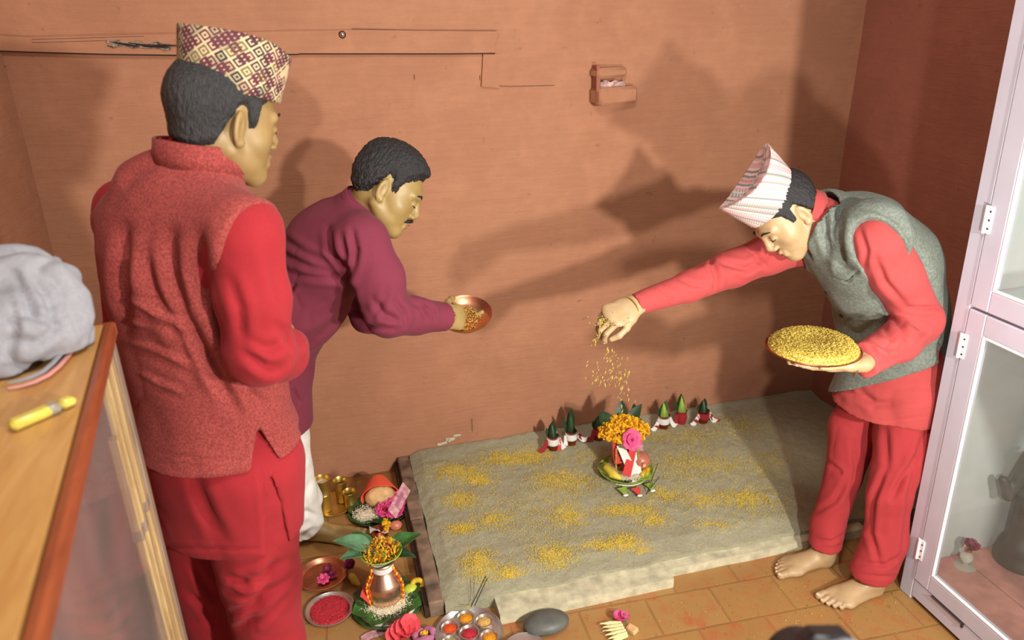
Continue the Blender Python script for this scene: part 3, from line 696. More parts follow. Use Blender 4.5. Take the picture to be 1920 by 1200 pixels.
# timber beam let into the plaster, with its torn end and the knob on it
beam = tag(empty('trim_1', at(300, 80, WY)), kind='structure')
def wpx(px, py, off=0.0): p = at(px, py, WY-off); return p
def wall_slab(poly, front, back, mat, name, parent, sm=False, jit=0.0):
    F_ = [wpx(x, y) for x, y in poly]; n = len(F_); V = [p+np.array([0, -front, 0]) for p in F_]+[p+np.array([0, back, 0]) for p in F_]
    fcs = [tuple(range(n)), tuple(range(2*n-1, n-1, -1))]+[((i+1) % n, i, n+i, n+(i+1) % n) for i in range(n)]
    return mesh_obj(name, V, fcs, mat, parent, smooth=False)
wall_slab([(-30, 94), (180, 100), (350, 104), (560, 102), (700, 102), (850, 101), (925, 100), (926, 84), (934, 58), (700, 56), (640, 57), (560, 58), (60, 70), (-30, 64)], .016, .01, M['wall'], 'beam_board', beam)
wall_slab([(902, 162), (935, 165), (934, 102), (905, 100)], .010, .01, M['wall'], 'board_end', beam)
for k, pts in enumerate([[(-20, 95), (60, 98), (200, 102), (350, 104), (560, 102)], [(560, 101), (700, 101), (840, 101), (928, 100)], [(60, 74), (200, 70), (270, 68)], [(60, 74), (60, 80), (200, 76)], [(660, 54), (780, 57), (930, 58)]]):
    m = MB(); m.tube([wpx(x, y, .0155) for x, y in pts], [.0022 if k < 2 else .0010]*len(pts), 5); m.build('crack', M['crack'], beam)
m = MB(); m.sheet([[wpx(200+i*12+3*math.sin(j*3), 75+j*4+i*.7+2*math.sin(i*2.2), .018+.006*math.sin(i*1.7+j*2)) for j in range(4)] for i in range(11)], .003); m.build('exposed_wood', M['rawwood'], beam)
for pts in ([(205, 78), (240, 84), (262, 88)], [(240, 80), (275, 86), (320, 90)], [(262, 84), (300, 86), (345, 85)]):
    m = MB(); m.tube([wpx(x, y, .025) for x, y in pts], [.001, .0045, .001], 6); m.build('split', M['crack'], beam)
kn = wpx(642, 65, .022); m = MB(); m.ell(kn, (.010, .012, .010)); m.lathe(kn+np.array([0, .006, 0]), [(.013, 0), (.013, .004), (0, .004)], 14, np.array([[1, 0, 0], [0, 0, 1], [0, 1, 0.]])); tag(m.build('nail_knob', M['silver']), 'small pale round knob nailed to the plastered beam on the back wall', 'knob')
# hairline plaster cracks on the wall
pc = tag(empty('trim_2', at(960, 300, WY)), kind='structure')
for pts in ([(905, 160), (960, 162), (1040, 160)], [(777, 140), (777, 150)], [(900, 141), (900, 150)], [(0, 122), (12, 125)], [(1090, 562), (1082, 566)], [(885, 785), (886, 810)]):
    m = MB(); m.tube([wpx(x, y, .003) for x, y in pts], .0008, 5); m.build('hairline_crack', M['crack'], pc)
m = MB()
for k in range(16): m.ell(wpx(822+k*2.3+random.random()*3, 829-k*.9+random.random()*6, .002), (.010*random.random()+.004, .0025, .006))
m.build('lime_smear', M['kerb'], pc)
# wooden peg block in the wall
peg = empty('wall_bracket', wpx(1150, 190), 'red painted wooden peg block built into the upper back wall, wrapped with clear plastic', 'bracket')
def logp(x0, x1, y, r, proj, name, mat):
    a, b_ = wpx(x0, y, proj), wpx(x1, y, proj*.25); m = MB(); m.box((a+b_)/2+np.array([0, proj*.2, 0]), (np.linalg.norm(b_-a), proj*1.5, r*2), np.array([[unit(b_-a)[0], -unit(b_-a)[1], 0], [unit(b_-a)[1], unit(b_-a)[0], 0], [0, 0, 1]]), .012); m.build(name, mat, peg)
logp(1117, 1188, 179, .034, .055, 'lower_peg', M['wall']); logp(1115, 1170, 136, .020, .045, 'upper_peg', M['wall'])
a = wpx(1119, 158, .05); m = MB(); m.box(a+np.array([.005, .02, .0]), (.018, .055, .14), None, .004); m.build('end_board', M['wall_r'], peg)
m = MB(); m.sheet([[wpx(1122+i*5.5, 152+j*4+math.sin(i*1.9)*2, .052-.003*i+.006*math.sin(i*2.3+j*1.8)) for j in range(5)] for i in range(10)], .002); m.build('plastic_wrap', M['plastic'], peg)

# ================================================================== SAND BED
SX0, SX1, SY0, SY1 = .235, WR-.005, 1.985, WY-.004
def sandz(x, y):
    x = np.asarray(x, float); y = np.asarray(y, float); P = np.stack([x, y, 0*x], -1).reshape(-1, 3)
    n = (vnoise(P, 1.6, 11, 3)*.007+vnoise(P, 7, 12, 3)*.0035).reshape(x.shape)
    e = np.minimum.reduce([(x-SX0+.01)/.06, (y-SY0+.015)/.10, np.ones_like(x)]); e = np.clip(e, 0, 1)
    back = np.exp(-((y-WY)/.05)**2)*.010
    return .050+.022*e+n*np.clip(e+.2, 0, 1)+back
def sand_bed():
    nx, ny = 330, 170; X, Y = np.meshgrid(np.linspace(SX0, SX1, nx), np.linspace(SY0, SY1, ny), indexing='ij')
    rag = vnoise(np.stack([X, Y*0, X*0], -1).reshape(-1, 3), 5, 4, 3).reshape(X.shape); w = np.clip(1-(Y-SY0)/.12, 0, 1); Y = Y+w*rag*.012
    rag = vnoise(np.stack([Y, X*0, X*0], -1).reshape(-1, 3), 6, 9, 3).reshape(X.shape); w = np.clip(1-(X-SX0)/.1, 0, 1); X = X+w*rag*.006
    Z = sandz(X, Y)+vnoise(np.stack([X, Y, 0*X], -1).reshape(-1, 3), 22, 6, 3).reshape(X.shape)*.0025; V = np.stack([X, Y, Z], -1).reshape(-1, 3); F = []
    idx = np.arange(nx*ny).reshape(nx, ny); F = np.stack([idx[:-1, :-1], idx[1:, :-1], idx[1:, 1:], idx[:-1, 1:]], -1).reshape(-1, 4).tolist()
    rim = list(idx[:, 0])+list(idx[-1, 1:])+list(idx[-2::-1, -1])+list(idx[0, -2:0:-1]); k = len(V); B = V[rim].copy(); B[:, 2] = .001; V = np.vstack([V, B])
    for i in range(len(rim)): j = (i+1) % len(rim); F.append((rim[j], rim[i], k+i, k+j))
    o = mesh_obj('sand', V, F, M['sand'], None, sharp=60); tag(o, 'grey-green bed of damp sand spread on the floor against the wall', 'sand', kind='stuff')
sand_bed()
pl = empty('edging_plank', (.2, 2.45, 0), 'weathered wooden plank along the left edge of the sand bed', 'plank')
for (y0, y1) in ((2.93, 2.46), (2.455, 1.985)):
    m = MB(); m.box((.207, (y0+y1)/2, .033), (.052, y0-y1-.004, .064), None, .004); m.build('board', M['plank'], pl)
m = MB(); m.box((.173, 2.46, .02), (.014, .94, .040)); m.build('dark_strip', M['plank_d'], pl)
def rough_kerb(x0, x1, y0, y1, z, name, label):
    nx, ny = 60, 8; G3 = MB(); X, Y = np.meshgrid(np.linspace(x0, x1, nx), np.linspace(y0, y1, ny), indexing='ij')
    V = np.stack([X, Y, 0*X+z], -1).reshape(-1, 3); V[:, 2] += vnoise(V, 6, 3, 3)*.0025; V[:, 1] += vnoise(V, 4, 7, 3)*.003; idx = np.arange(nx*ny).reshape(nx, ny)
    F = np.stack([idx[:-1, :-1], idx[1:, :-1], idx[1:, 1:], idx[:-1, 1:]], -1).reshape(-1, 4).tolist(); rim = list(idx[:, 0])+list(idx[-1, 1:])+list(idx[-2::-1, -1])+list(idx[0, -2:0:-1]); k = len(V); B = V[rim].copy(); B[:, 2] = .0; V = np.vstack([V, B])
    for i in range(len(rim)): j = (i+1) % len(rim); F.append((rim[j], rim[i], k+i, k+j))
    F.append(tuple(range(k+len(rim)-1, k-1, -1))); o = mesh_obj(name, V, F, M['kerb'], None, sharp=50); tag(o, label, 'kerb')
rough_kerb(.405, 1.035, 1.893, 1.99, .040, 'stone_kerb', 'thicker pale concrete kerb along the front left of the sand bed')
rough_kerb(1.036, 1.86, 1.945, 2.00, .036, 'stone_kerb', 'thinner pale concrete kerb at the front right, running towards the feet in red trousers')
# scattered grain on the sand
m = MB(); patches = [(857, 887, 45, 15, 420), (945, 861, 45, 14, 420), (1004, 857, 35, 15, 300), (898, 903, 25, 10, 220), (1055, 905, 55, 20, 520), (865, 938, 32, 14, 260), (866, 993, 26, 10, 180), (923, 975, 30, 13, 180), (1063, 967, 30, 18, 260), (1172, 956, 50, 11, 360), (1224, 975, 25, 12, 160), (1169, 1018, 32, 15, 300), (1040, 1044, 38, 22, 460), (898, 1062, 28, 24, 420), (956, 1077, 26, 14, 260), (1015, 1092, 11, 14, 160), (1209, 1032, 16, 8, 90), (1120, 1022, 26, 9, 130), (1400, 935, 40, 16, 300), (1320, 940, 40, 14, 200), (1280, 870, 50, 25, 260), (1395, 800, 50, 22, 240), (1300, 820, 45, 16, 200), (1440, 870, 40, 30, 220), (1350, 870, 50, 20, 200), (1230, 820, 30, 14, 100), (1250, 930, 30, 12, 140), (1340, 985, 40, 10, 90), (1100, 860, 40, 14, 90), (990, 960, 100, 60, 500), (1250, 900, 140, 60, 500), (1440, 950, 60, 40, 160)]
for cx, cy, sx, sy, n in patches:
    for i in range(int(n*2.4)):
        p = atz(cx+random.gauss(0, sx*.62), cy+random.gauss(0, sy*.62), .07)
        if SX0+.02 < p[0] < SX1-.02 and SY0+.04 < p[1] < SY1-.02:
            z = float(sandz(p[0], p[1])); a = random.uniform(0, math.pi); m.grain((p[0], p[1], z+.0022), (math.cos(a), math.sin(a), random.gauss(0, .25)), random.uniform(.006, .0095), random.uniform(.0011, .0019))
tag(m.build('barley_grains', M['barley'], smooth=False), 'golden barley grains strewn in patches over the grey sand bed', 'grain', kind='stuff')

# ================================================================== PERSON 3 (right, grey waistcoat, scattering grain)
def person(name, loc, label): return empty(name, loc, label, 'person')
def hem_z(F, z): F.clip((0, 0, z), (0, 0, -1))
def collar(parent, mat, o, axis, side, r, hgt, name='collar', th=.005, r2=None, tilt=None):
    axis = unit(axis); side = unit(np.asarray(side)-axis*(np.asarray(side)@axis)); nn = np.cross(axis, side); n = 48; V = []; F = []
    r2 = r2 or r
    for k, (q, z) in enumerate([(0, 0), (0, hgt*.5), (-.001, hgt), (-th*.5, hgt+.0015), (-th, hgt), (-th, 0)]):
        for i in range(n): a = 2*math.pi*i/n; V.append(np.asarray(o)+side*(r[0]+q)*math.cos(a)+nn*(r[1]+q)*math.sin(a)+axis*z)
    for k in range(6):
        for i in range(n): j = (i+1) % n; F.append((k*n+i, k*n+j, ((k+1) % 6)*n+j, ((k+1) % 6)*n+i))
    return mesh_obj(name, V, F, mat, parent)
CAMWARD = az(-90)
def build_person3():
    hL, hR = atz(1648, 1106), atz(1560, 1056)
    root = person('person', (hL+hR)/2, 'person in grey waistcoat and red clothes bending over the sand, scattering grain from his hand')
    Y = lambda x, y, d: at(x, y, d)
    o = Y(1474, 402, 1.93); up = vec(-.80, .58, -.22); fw = vec(-.62, -.78, .05); neck = Y(1530, 412, 1.91)
    F, L, Q, noear = head_field(o, fw, up, neck_to=neck, fat=1.02)
    head = F.mesh()
    hair_obj(F, noear, L, Q, o, root, HAIRLINE, .008, M['hair'], seed=4)
    face_bits(L, Q, root); topi(L(0, -.004, .058), fw-up*.10, up, root, M['topi3'], .108, .100, .082, .098, .014, .026)
    # right hand, letting grain fall
    sR, eR, wR = Y(1508, 452, 2.02), Y(1372, 505, 2.04), Y(1188, 572, 1.95)
    hd = unit(Y(1140, 596, 1.92)-wR)
    h1 = hand_mesh(wR+hd*.004, hd, vec(-.25, -.75, -.62), vec(.25, -.75, .45), ((38, 48, 30), (42, 50, 32), (46, 52, 34), (52, 54, 36)), 2, (18, 30), fore=eR*.25+wR*.75, tdir=(.9, .45, .35))
    # left hand under the plate
    sL, eL, wL = Y(1646, 450, 1.715), Y(1724, 600, 1.73), Y(1612, 682, 1.58)
    hd2 = unit(Y(1545, 684, 1.62)-wL)
    h2 = hand_mesh(wL, hd2, vec(-.1, -.2, -.9), (0, 0, 1), ((6, 10, 8), (4, 8, 8), (4, 8, 8), (6, 10, 8)), 5, (-5, 8), fore=eL*.25+wL*.75, tdir=(.9, .42, .10))
    aL, aR = hL+np.array([-.035, 0, .13]), hR+np.array([-.035, 0, .13])
    f1 = foot_mesh(hL+np.array([.0, 0, .001]), (-.96, -.06, 0), (-.06, .96, 0), shin=aL); f2 = foot_mesh(hR+np.array([.0, 0, .001]), (-1, .06, 0), (-.06, -1, 0), shin=aR)
    kL, kR, pL, pR = Y(1668, 930, 1.73), Y(1582, 890, 1.90), Y(1702, 735, 1.80), Y(1640, 725, 1.96); pel = Y(1684, 690, 1.885); wst = Y(1668, 580, 1.885); ch = Y(1600, 460, 1.90)
    B = Field(*bounds([aL, aR, kL, kR, pL, pR, pel, wst, ch, neck, sR, sL, eL, eR, wL, wR], .2), .011)
    for c in ([aL, Y(1655, 1010, 1.70), kL, pL], [aR, Y(1553, 985, 1.88), kR, pR]): chain(B, c, [.034, .038, .048, .065])
    chain(B, [pel, wst, ch, neck], [(.14, .11), (.13, .10), (.15, .10), (.06, .06)], CAMWARD, .03)
    chain(B, [sR, eR, wR], [.05, .038, .026]); chain(B, [sL, eL, wL], [.05, .038, .026])
    body_obj([head, h1[:2], h2[:2], f1[:2], f2[:2], B.mesh()], M['skin3'], root)
    nail_objs(h1[3]+h2[3], root, 'fingernail'); nail_objs(f1[2]+f2[2], root, 'toenail')
    # trousers
    T = Field(*bounds([aL, aR, kL, kR, pL, pR, pel], .2), .0065)
    chain(T, [hL+np.array([-.045, 0, .075]), Y(1660, 1010, 1.71), kL, Y(1692, 820, 1.78), pL], [.072, .070, .068, .090, .095], k=.02)
    chain(T, [hR+np.array([-.040, 0, .075]), Y(1553, 985, 1.88), kR, Y(1592, 800, 1.94), pR], [.058, .058, .060, .066, .08], k=.02)
    T.add(cap(pL, pR, .09, .08), .04); T.cover(B, .012)
    T.clip(Y(1640, 1090, 1.65), (0.05, .05, -1)); hem = atz(1548, 1029, .0)
    cr = [([(1660, 880), (1640, 930), (1625, 990)], .010, .009), ([(1715, 860), (1690, 900), (1672, 935)], .010, .010), ([(1740, 800), (1715, 870), (1700, 990), (1690, 1060)], .012, .009), ([(1545, 860), (1575, 885), (1560, 880)], .008, .006), ([(1530, 960), (1565, 940), (1590, 900)], .010, .007), ([(1612, 1055), (1660, 1060), (1690, 1040)], .008, .006), ([(1600, 1075), (1650, 1082), (1690, 1080)], .006, .004), ([(1520, 1010), (1560, 1016), (1585, 1000)], .007, .005), ([(1660, 800), (1664, 880)], .012, .006), ([(1600, 830), (1606, 880), (1590, 950)], .01, .006), ([(1640, 950), (1632, 1000), (1650, 1060)], .01, .007)]
    cloth(T, M['red3b'], 'trousers', root, cr, .0035, 5, 3, stretch=(1.4, 1.4, .6))
    # kurta with sleeves
    zh = Y(1640, 813, 1.72)[2]
    K = Field(*bounds([pel, wst, ch, neck, sR, sL, eL, eR, wL, wR, np.array([*pel[:2], zh])], .22), .0065)
    skirt = np.array([*Y(1650, 770, 1.885)[:2], zh-.05])
    chain(K, [skirt, pel, wst, ch, Y(1535, 420, 1.91)], [(.175, .166), (.168, .160), (.15, .134), (.165, .124), (.10, .084)], CAMWARD, .03)
    K.cover(T, .009); KT = K.copy()
    chain(K, [ch+CAMWARD*.08, sL], [.095, .078], k=.04); chain(K, [ch-CAMWARD*.06, sR], [.09, .07], k=.04); KS = K.copy()
    chain(K, [sL, Y(1680, 515, 1.715), eL], [.074, .073, .066], k=.02); chain(K, [eL, Y(1685, 640, 1.66), Y(1622, 668, 1.59)], [.062, .055, .043], k=.03)
    chain(K, [sR, Y(1440, 478, 2.03), eR], [.072, .062, .060], k=.02); chain(K, [eR, Y(1290, 538, 2.0), wR], [.060, .046, .034], k=.02)
    K.clip((0, 0, zh), (0, 0, -1))
    K.clip(wR-unit(wR-eR)*.002, unit(wR-eR))
    cut = unit(Y(1615, 668, 1.58)-Y(1685, 640, 1.66)); K.sub(boxp(Y(1622, 666, 1.59)+cut*.105, (.10, .09, .09), np.stack([cut, unit(np.cross(cut, (0, 0, 1))), unit(np.cross(np.cross(cut, (0, 0, 1)), cut))], 1)), .003)
    cr = [([(1325, 470), (1345, 520), (1340, 545)], .009, .011), ([(1300, 500), (1325, 490), (1345, 480)], .008, .006), ([(1345, 490), (1400, 505), (1440, 480)], .010, .009), ([(1410, 470), (1425, 490), (1438, 500)], .009, .008), ([(1240, 540), (1260, 560), (1255, 575)], .007, .005), ([(1270, 520), (1300, 535), (1330, 535)], .007, .005), ([(1700, 578), (1740, 578), (1762, 576)], .007, .010), ([(1640, 480), (1660, 530), (1700, 575)], .010, .007), ([(1665, 590), (1690, 610), (1700, 640)], .009, .010), ([(1640, 640), (1665, 655), (1690, 650)], .008, .008), ([(1655, 610), (1672, 640), (1668, 670)], .008, .007), ([(1625, 640), (1650, 670), (1655, 680)], .007, .006), ([(1700, 600), (1735, 620), (1720, 635)], .008, .007), ([(1612, 430), (1625, 470), (1622, 500)], .008, .007), ([(1556, 700), (1600, 740), (1660, 760)], .012, .006), ([(1585, 700), (1640, 760), (1720, 750)], .014, .006), ([(1600, 780), (1660, 790), (1740, 780)], .004, .002)]
    cloth(K, M['red3'], 'kurta', root, cr, .003, 6, 5)
    # waistcoat
    W = Field(*bounds([pel, wst, ch, neck], .26), .0055)
    chain(W, [pel+vec(.05, -.5, 0)*.08, pel, wst, Y(1655, 500, 1.89), Y(1610, 452, 1.90), Y(1555, 412, 1.91)], [(.182, .172), (.178, .170), (.168, .164), (.172, .164), (.178, .146), (.10, .092)], CAMWARD, .03)
    chain(W, [ch+CAMWARD*.08, sL+vec(-.2, .6, .4)*.03], [.112, .098], k=.04); chain(W, [ch-CAMWARD*.06, sR], [.10, .078], k=.04)
    W.cover(KS, .014); W.sub(cap(neck, o, .088, .085), .012)
    W.sub(ecap(Y(1657, 462, 1.60), Y(1722, 600, 1.60), (.076, .125), (.074, .13), vec(1, .2, 0)), .002)
    W.sub(cap(sR+unit(eR-sR)*.03, eR, .082, .08), .004)
    W.clip(Y(1700, 706, 1.72), vec(.36, -.93, -.1))
    W.sub(cap(Y(1741, 622, 1.73), Y(1770, 676, 1.72), .002, .022), .002)      # side vent
    # neckline opening at the front
    W.sub(ecap(Y(1492, 452, 1.90), Y(1512, 505, 1.88), (.05, .045), (.006, .02), CAMWARD), .004)
    cr = [([(1548, 395), (1548, 440), (1560, 480)], .012, .012), ([(1575, 400), (1572, 450), (1580, 500), (1602, 510)], .013, .012), ([(1560, 520), (1590, 527), (1612, 505)], .004, .004), ([(1700, 430), (1735, 520), (1770, 620)], .014, .006), ([(1625, 385), (1680, 410), (1715, 460)], .012, .005), ([(1540, 560), (1580, 600), (1640, 590)], .014, .008), ([(1560, 600), (1610, 625), (1650, 600)], .012, .008), ([(1530, 370), (1540, 400), (1545, 420)], .010, .008), ([(1620, 700), (1680, 690), (1740, 660)], .010, .005)]
    cloth(W, M['vest3'], 'waistcoat', root, cr, .0028, 5, 9)
    collar(root, M['red3'], Y(1522, 406, 1.92), unit(o-neck)*.8+unit(up)*.3, CAMWARD, (.080, .080), .040, 'kurta_collar')
    for px, py in ((1550, 548), (1577, 592)):
        m = MB(); m.ell(hit(W, px, py), (.0065, .0065, .0065)); m.build('button', M['black'], root)
    m = MB(); m.tube([hit(W, x, y, .001) for x, y in ((1562, 522), (1577, 527), (1590, 527), (1602, 518))], [.002, .0026, .0026, .002], 6, 1.2); m.build('pocket_welt', M['vest3'], root)
    # watch and bracelet
    c = wL+hd2*.016; n = 20; sd = unit(np.cross(hd2, (0, 0, 1))); u2 = np.cross(sd, hd2)
    m = MB(); m.tube([c+sd*.036*math.cos(a)+u2*.029*math.sin(a) for a in np.linspace(0, 2*math.pi, n)], .006, 8, .35, hd2)
    w = m.build('wristwatch', M['silver'], root); m = MB(); m.ell(c-sd*.036 if (sd@CF) > 0 else c+sd*.036, (.010, .004, .010)); m.build('watch_face', M['silver'], w)
    c = wR+hd*.012; sd = unit(np.cross(hd, (0, 0, 1))); u2 = np.cross(sd, hd)
    m = MB(); m.tube([c+sd*.0345*math.cos(a)+u2*.0290*math.sin(a) for a in np.linspace(0, 2*math.pi, n)], .0016, 8); m.build('bracelet', M['brass'], root)
    return dict(handR=h1[2], plate=Y(1523, 655, 1.63))
p3 = build_person3()
def grain_plate():
    c = at(1524, 652, 1.64); r = rd(86, c)
    o = empty('copper_plate', c, 'round copper plate heaped with golden grain held by the man in the grey waistcoat', 'plate')
    m = MB(); m.lathe(c-np.array([0, 0, .010]), [(0, -.008), (r*.55, -.008), (r*.82, -.001), (r*.98, .010), (r, .012), (r*.985, .014), (r*.8, .004), (r*.5, -.003), (0, -.003)], 56); m.build('dish', M['copper_d'], o)
    # heap
    m = MB(); prof = [(r*.95, .0), (r*.86, .016), (r*.7, .024), (r*.45, .026), (r*.25, .021), (.0, .018)]; m.lathe(c, prof, 48); base = m
    for i in range(5200):
        a = random.uniform(0, 6.283); q = math.sqrt(random.random())*.98; z = np.interp(q, [0, .25, .45, .7, .86, .96], [.018, .021, .026, .024, .016, .004]); d = (random.gauss(0, 1), random.gauss(0, 1), random.gauss(0, .5))
        m.grain(c+np.array([r*.95*q*math.cos(a), r*.95*q*math.sin(a), z+random.uniform(0, .007)]), d, random.uniform(.006, .010), random.uniform(.0010, .0018))
    g = m.build('barley_heap', M['seed'], None, smooth=False); tag(g, 'heap of golden barley grain piled on the copper plate', 'grain', kind='stuff')
grain_plate()
def falling():
    h = p3['handR']; m = MB(); c = at(1150, 602, 1.90)
    for i in range(330):
        m.grain(at(1152+random.gauss(0, 14), 603+random.gauss(0, 5)+abs(random.gauss(0, 2)), 1.92+random.gauss(0, .012)), (random.gauss(0, 1), random.gauss(0, 1), random.gauss(0, 1)), .009, .0016)
    tag(m.build('barley_handful', M['seed'], None, smooth=False), 'handful of golden barley spilling from the fingers above the flower pot', 'grain', kind='stuff')
    m = MB(); spots = [(1122, 640, 8, 5, 14), (1128, 615, 5, 10, 20), (1130, 690, 14, 16, 22), (1150, 680, 10, 16, 14), (1160, 705, 14, 12, 34), (1120, 715, 8, 5, 14), (1165, 735, 5, 14, 10), (1175, 752, 12, 8, 8), (1140, 668, 18, 10, 8)]
    for cx, cy, sx, sy, n in spots:
        for i in range(n): m.grain(at(cx+random.gauss(0, sx), cy+random.gauss(0, sy), 1.92+random.gauss(0, .02)), (random.gauss(.25, .25), random.gauss(0, .3), 1), random.uniform(.009, .018), random.uniform(.0012, .002))
    tag(m.build('falling_grain', M['seed'], None, smooth=False), 'loose stream of barley grains falling through the air towards the marigolds', 'grain', kind='stuff')
falling()

# ================================================================== PERSON 2 (middle, maroon kurta, moustache)
def build_person2():
    Y = at; o = Y(728, 357, 2.27); up = vec(.50, .86, -.06); fw = vec(.86, -.50, .16); neck = Y(684, 400, 2.30)
    foot = atz(592, 1008); foot2 = atz(560, 985)
    root = person('person', (foot+foot2)/2, 'person in maroon kurta and white trousers, moustached, leaning forward with a copper plate')
    F, L, Q, noear = head_field(o, fw, up, neck_to=neck, fat=1.08, jaw=1.12)
    hair_obj(F, noear, L, Q, o, root, [(-.2, -.050), (-.075, -.050), (-.045, -.030), (-.028, .010), (-.012, .040), (.004, .036), (.012, .002), (.026, .002), (.034, .040), (.052, .056), (.066, .072), (.09, .078)], .013, M['hair'], seed=5, ztop=.9, rough=.003)
    face_bits(L, Q, root, moustache=True)
    sR, eR, wR = Y(676, 452, 2.16), Y(728, 588, 2.12), Y(842, 594, 2.20)
    sL, eL, wL = Y(655, 405, 2.48), Y(690, 592, 2.46), Y(822, 604, 2.36)
    hd = unit(Y(884, 596, 2.24)-wR); hd2 = unit(Y(880, 606, 2.30)-wL)
    h1 = hand_mesh(wR-hd*.03, hd, vec(.1, .9, .3), vec(.1, -.35, .93), ((42, 45, 25), (42, 42, 25), (42, 42, 25), (46, 42, 28)), 3, (15, 20), fore=eR*.25+wR*.75, size=.92)
    h2 = hand_mesh(wL, hd2, vec(.1, .2, -.9), vec(.1, .9, 0), ((12, 12, 8),)*4, 4, (0, 8), fore=eL*.25+wL*.75)
    aR, aL = foot+np.array([-.0, 0, .18]), foot2+np.array([-.0, 0, .18]); d1 = unit(az(-6)); inn = np.cross(np.array([0, 0, 1.]), d1)
    f1 = foot_mesh(foot-d1*.04, d1, inn, shin=aR); f2 = foot_mesh(foot2-d1*.04+np.array([-.08, 0.02, 0]), d1, -inn, shin=aL+np.array([-.08, .02, 0]))
    pel, bel, ch = Y(512, 640, 2.50), Y(560, 548, 2.42), Y(625, 462, 2.33); sd = unit(vec(.12, -.62, -.78))
    kR = Y(535, 850, 2.49)
    B = Field(*bounds([aR, aL, pel, bel, ch, neck, sR, sL, eR, eL, wR, wL], .2), .012)
    chain(B, [pel, bel, ch, neck], [(.14, .11), (.15, .12), (.15, .10), (.06, .06)], sd, .03); chain(B, [aR, kR, pel], [.042, .055, .07]); chain(B, [aL, kR+(aL-aR), pel], [.042, .055, .07])
    chain(B, [sR, eR, wR], [.05, .038, .026]); chain(B, [sL, eL, wL], [.05, .038, .026])
    body_obj([F.mesh(), h1[:2], h2[:2], f1[:2], f2[:2], B.mesh()], M['skin2'], root); nail_objs(h1[3], root, 'fingernail'); nail_objs(f1[2], root, 'toenail')
    T = Field(*bounds([aR, aL, pel, foot-.05, foot2], .16), .008)
    chain(T, [foot+np.array([-.035, .0, .075]), Y(556, 920, 2.50), Y(536, 820, 2.48), pel], [.078, .072, .080, .12], k=.02); chain(T, [foot2+np.array([-.10, 0.02, .09]), Y(510, 850, 2.56), pel], [.075, .08, .12], k=.02)
    T.cover(B, .008); T.clip((foot[0], foot[1], .055), (.35, 0, -1))
    cloth(T, M['whitecloth'], 'trousers', root, [([(590, 990), (570, 1005), (552, 1020)], .01, .008), ([(575, 860), (560, 880), (548, 885)], .008, .005), ([(600, 970), (575, 960), (550, 975)], .01, .006), ([(583, 900), (570, 930), (575, 960)], .01, .005)], .004, 5, 6)
    zh = Y(560, 812, 2.42)[2]
    K = Field(*bounds([pel, bel, ch, neck, sR, sL, eR, eL, wR, wL, np.array([*pel[:2], zh])], .22), .007)
    sk = np.array([*Y(520, 790, 2.50)[:2], zh-.06])
    chain(K, [sk, pel+np.array([0, 0, -.08]), pel, bel, ch, Y(668, 402, 2.30)], [(.135, .115), (.14, .12), (.165, .145), (.185, .165), (.175, .135), (.105, .078)], [az(-60), az(-60), sd, sd, sd, sd], .035)
    K.cover(T, .009)
    chain(K, [ch, sR], [.10, .078], k=.05); chain(K, [ch, sL], [.10, .078], k=.04)
    chain(K, [sR, Y(708, 520, 2.13), eR], [.080, .078, .066], k=.025); chain(K, [eR, Y(778, 592, 2.16), Y(838, 594, 2.195)], [.068, .054, .046], k=.03)
    chain(K, [sL, eL, Y(812, 604, 2.37)], [.07, .06, .044], k=.02)
    K.clip((0, 0, zh), (0, 0, -1)); K.clip(Y(840, 594, 2.19), hd)
    cr = [([(616, 428), (622, 470), (650, 505), (655, 560)], .010, .012), ([(660, 430), (668, 470), (660, 520)], .009, .010), ([(640, 440), (650, 480), (652, 500)], .008, .008), ([(520, 440), (570, 475), (630, 500)], .012, .008), ([(520, 470), (580, 500), (648, 520)], .012, .009), ([(520, 505), (590, 520), (650, 525)], .010, .007), ([(536, 565), (545, 545), (553, 535)], .006, .010), ([(668, 600), (690, 612), (740, 616)], .008, .008), ([(740, 565), (760, 590), (762, 612)], .008, .009), ([(762, 560), (790, 575), (800, 600)], .008, .009), ([(790, 565), (812, 580), (815, 600)], .006, .008), ([(700, 560), (720, 590), (745, 600)], .010, .008), ([(730, 540), (715, 570), (700, 590)], .009, .006), ([(560, 640), (600, 625), (640, 600)], .014, .006), ([(548, 680), (570, 650), (600, 630)], .010, .008), ([(552, 730), (556, 745), (562, 755)], .006, .008), ([(660, 540), (665, 580), (680, 600)], .010, .014)]
    cloth(K, M['maroon'], 'kurta', root, cr, .0035, 5, 15)
    collar(root, M['maroon'], Y(672, 398, 2.30), unit(o-neck)+unit(up)*.1, sd, (.079, .077), .036, 'collar')
build_person2()
def steel_plate_tilted():
    c = at(872, 592, 2.25); r = rd(51, c); n = unit(np.array([-.05, -.34, .92])); u = unit(np.cross(n, (0, 1, 0))); v = np.cross(n, u); R3 = np.stack([u, v, n], 1)
    o = empty('copper_plate', c-np.array([0, 0, .02]), 'shiny copper plate held tilted by the man in maroon, nearly emptied of grain', 'plate')
    m = MB(); m.lathe(c, [(0, -.016), (r*.6, -.016), (r*.86, -.008), (r*.96, .004), (r, .010), (r*1.0, .012), (r*.95, .009), (r*.84, -.004), (r*.58, -.012), (0, -.012)], 48, R3); m.build('dish', M['copper'], o)
    m = MB()
    for i in range(420):
        a = random.uniform(0, 6.28); q = random.random()**.5*.7; m.grain(c+R3@np.array([r*q*math.cos(a)+.01, r*q*math.sin(a), -.010+random.random()*.004]), (random.gauss(0, 1), random.gauss(0, 1), .1), .008, .0015)
    tag(m.build('leftover_barley', M['seed'], None, smooth=False), 'thin layer of barley left in the tilted copper plate', 'grain', kind='stuff')
steel_plate_tilted()

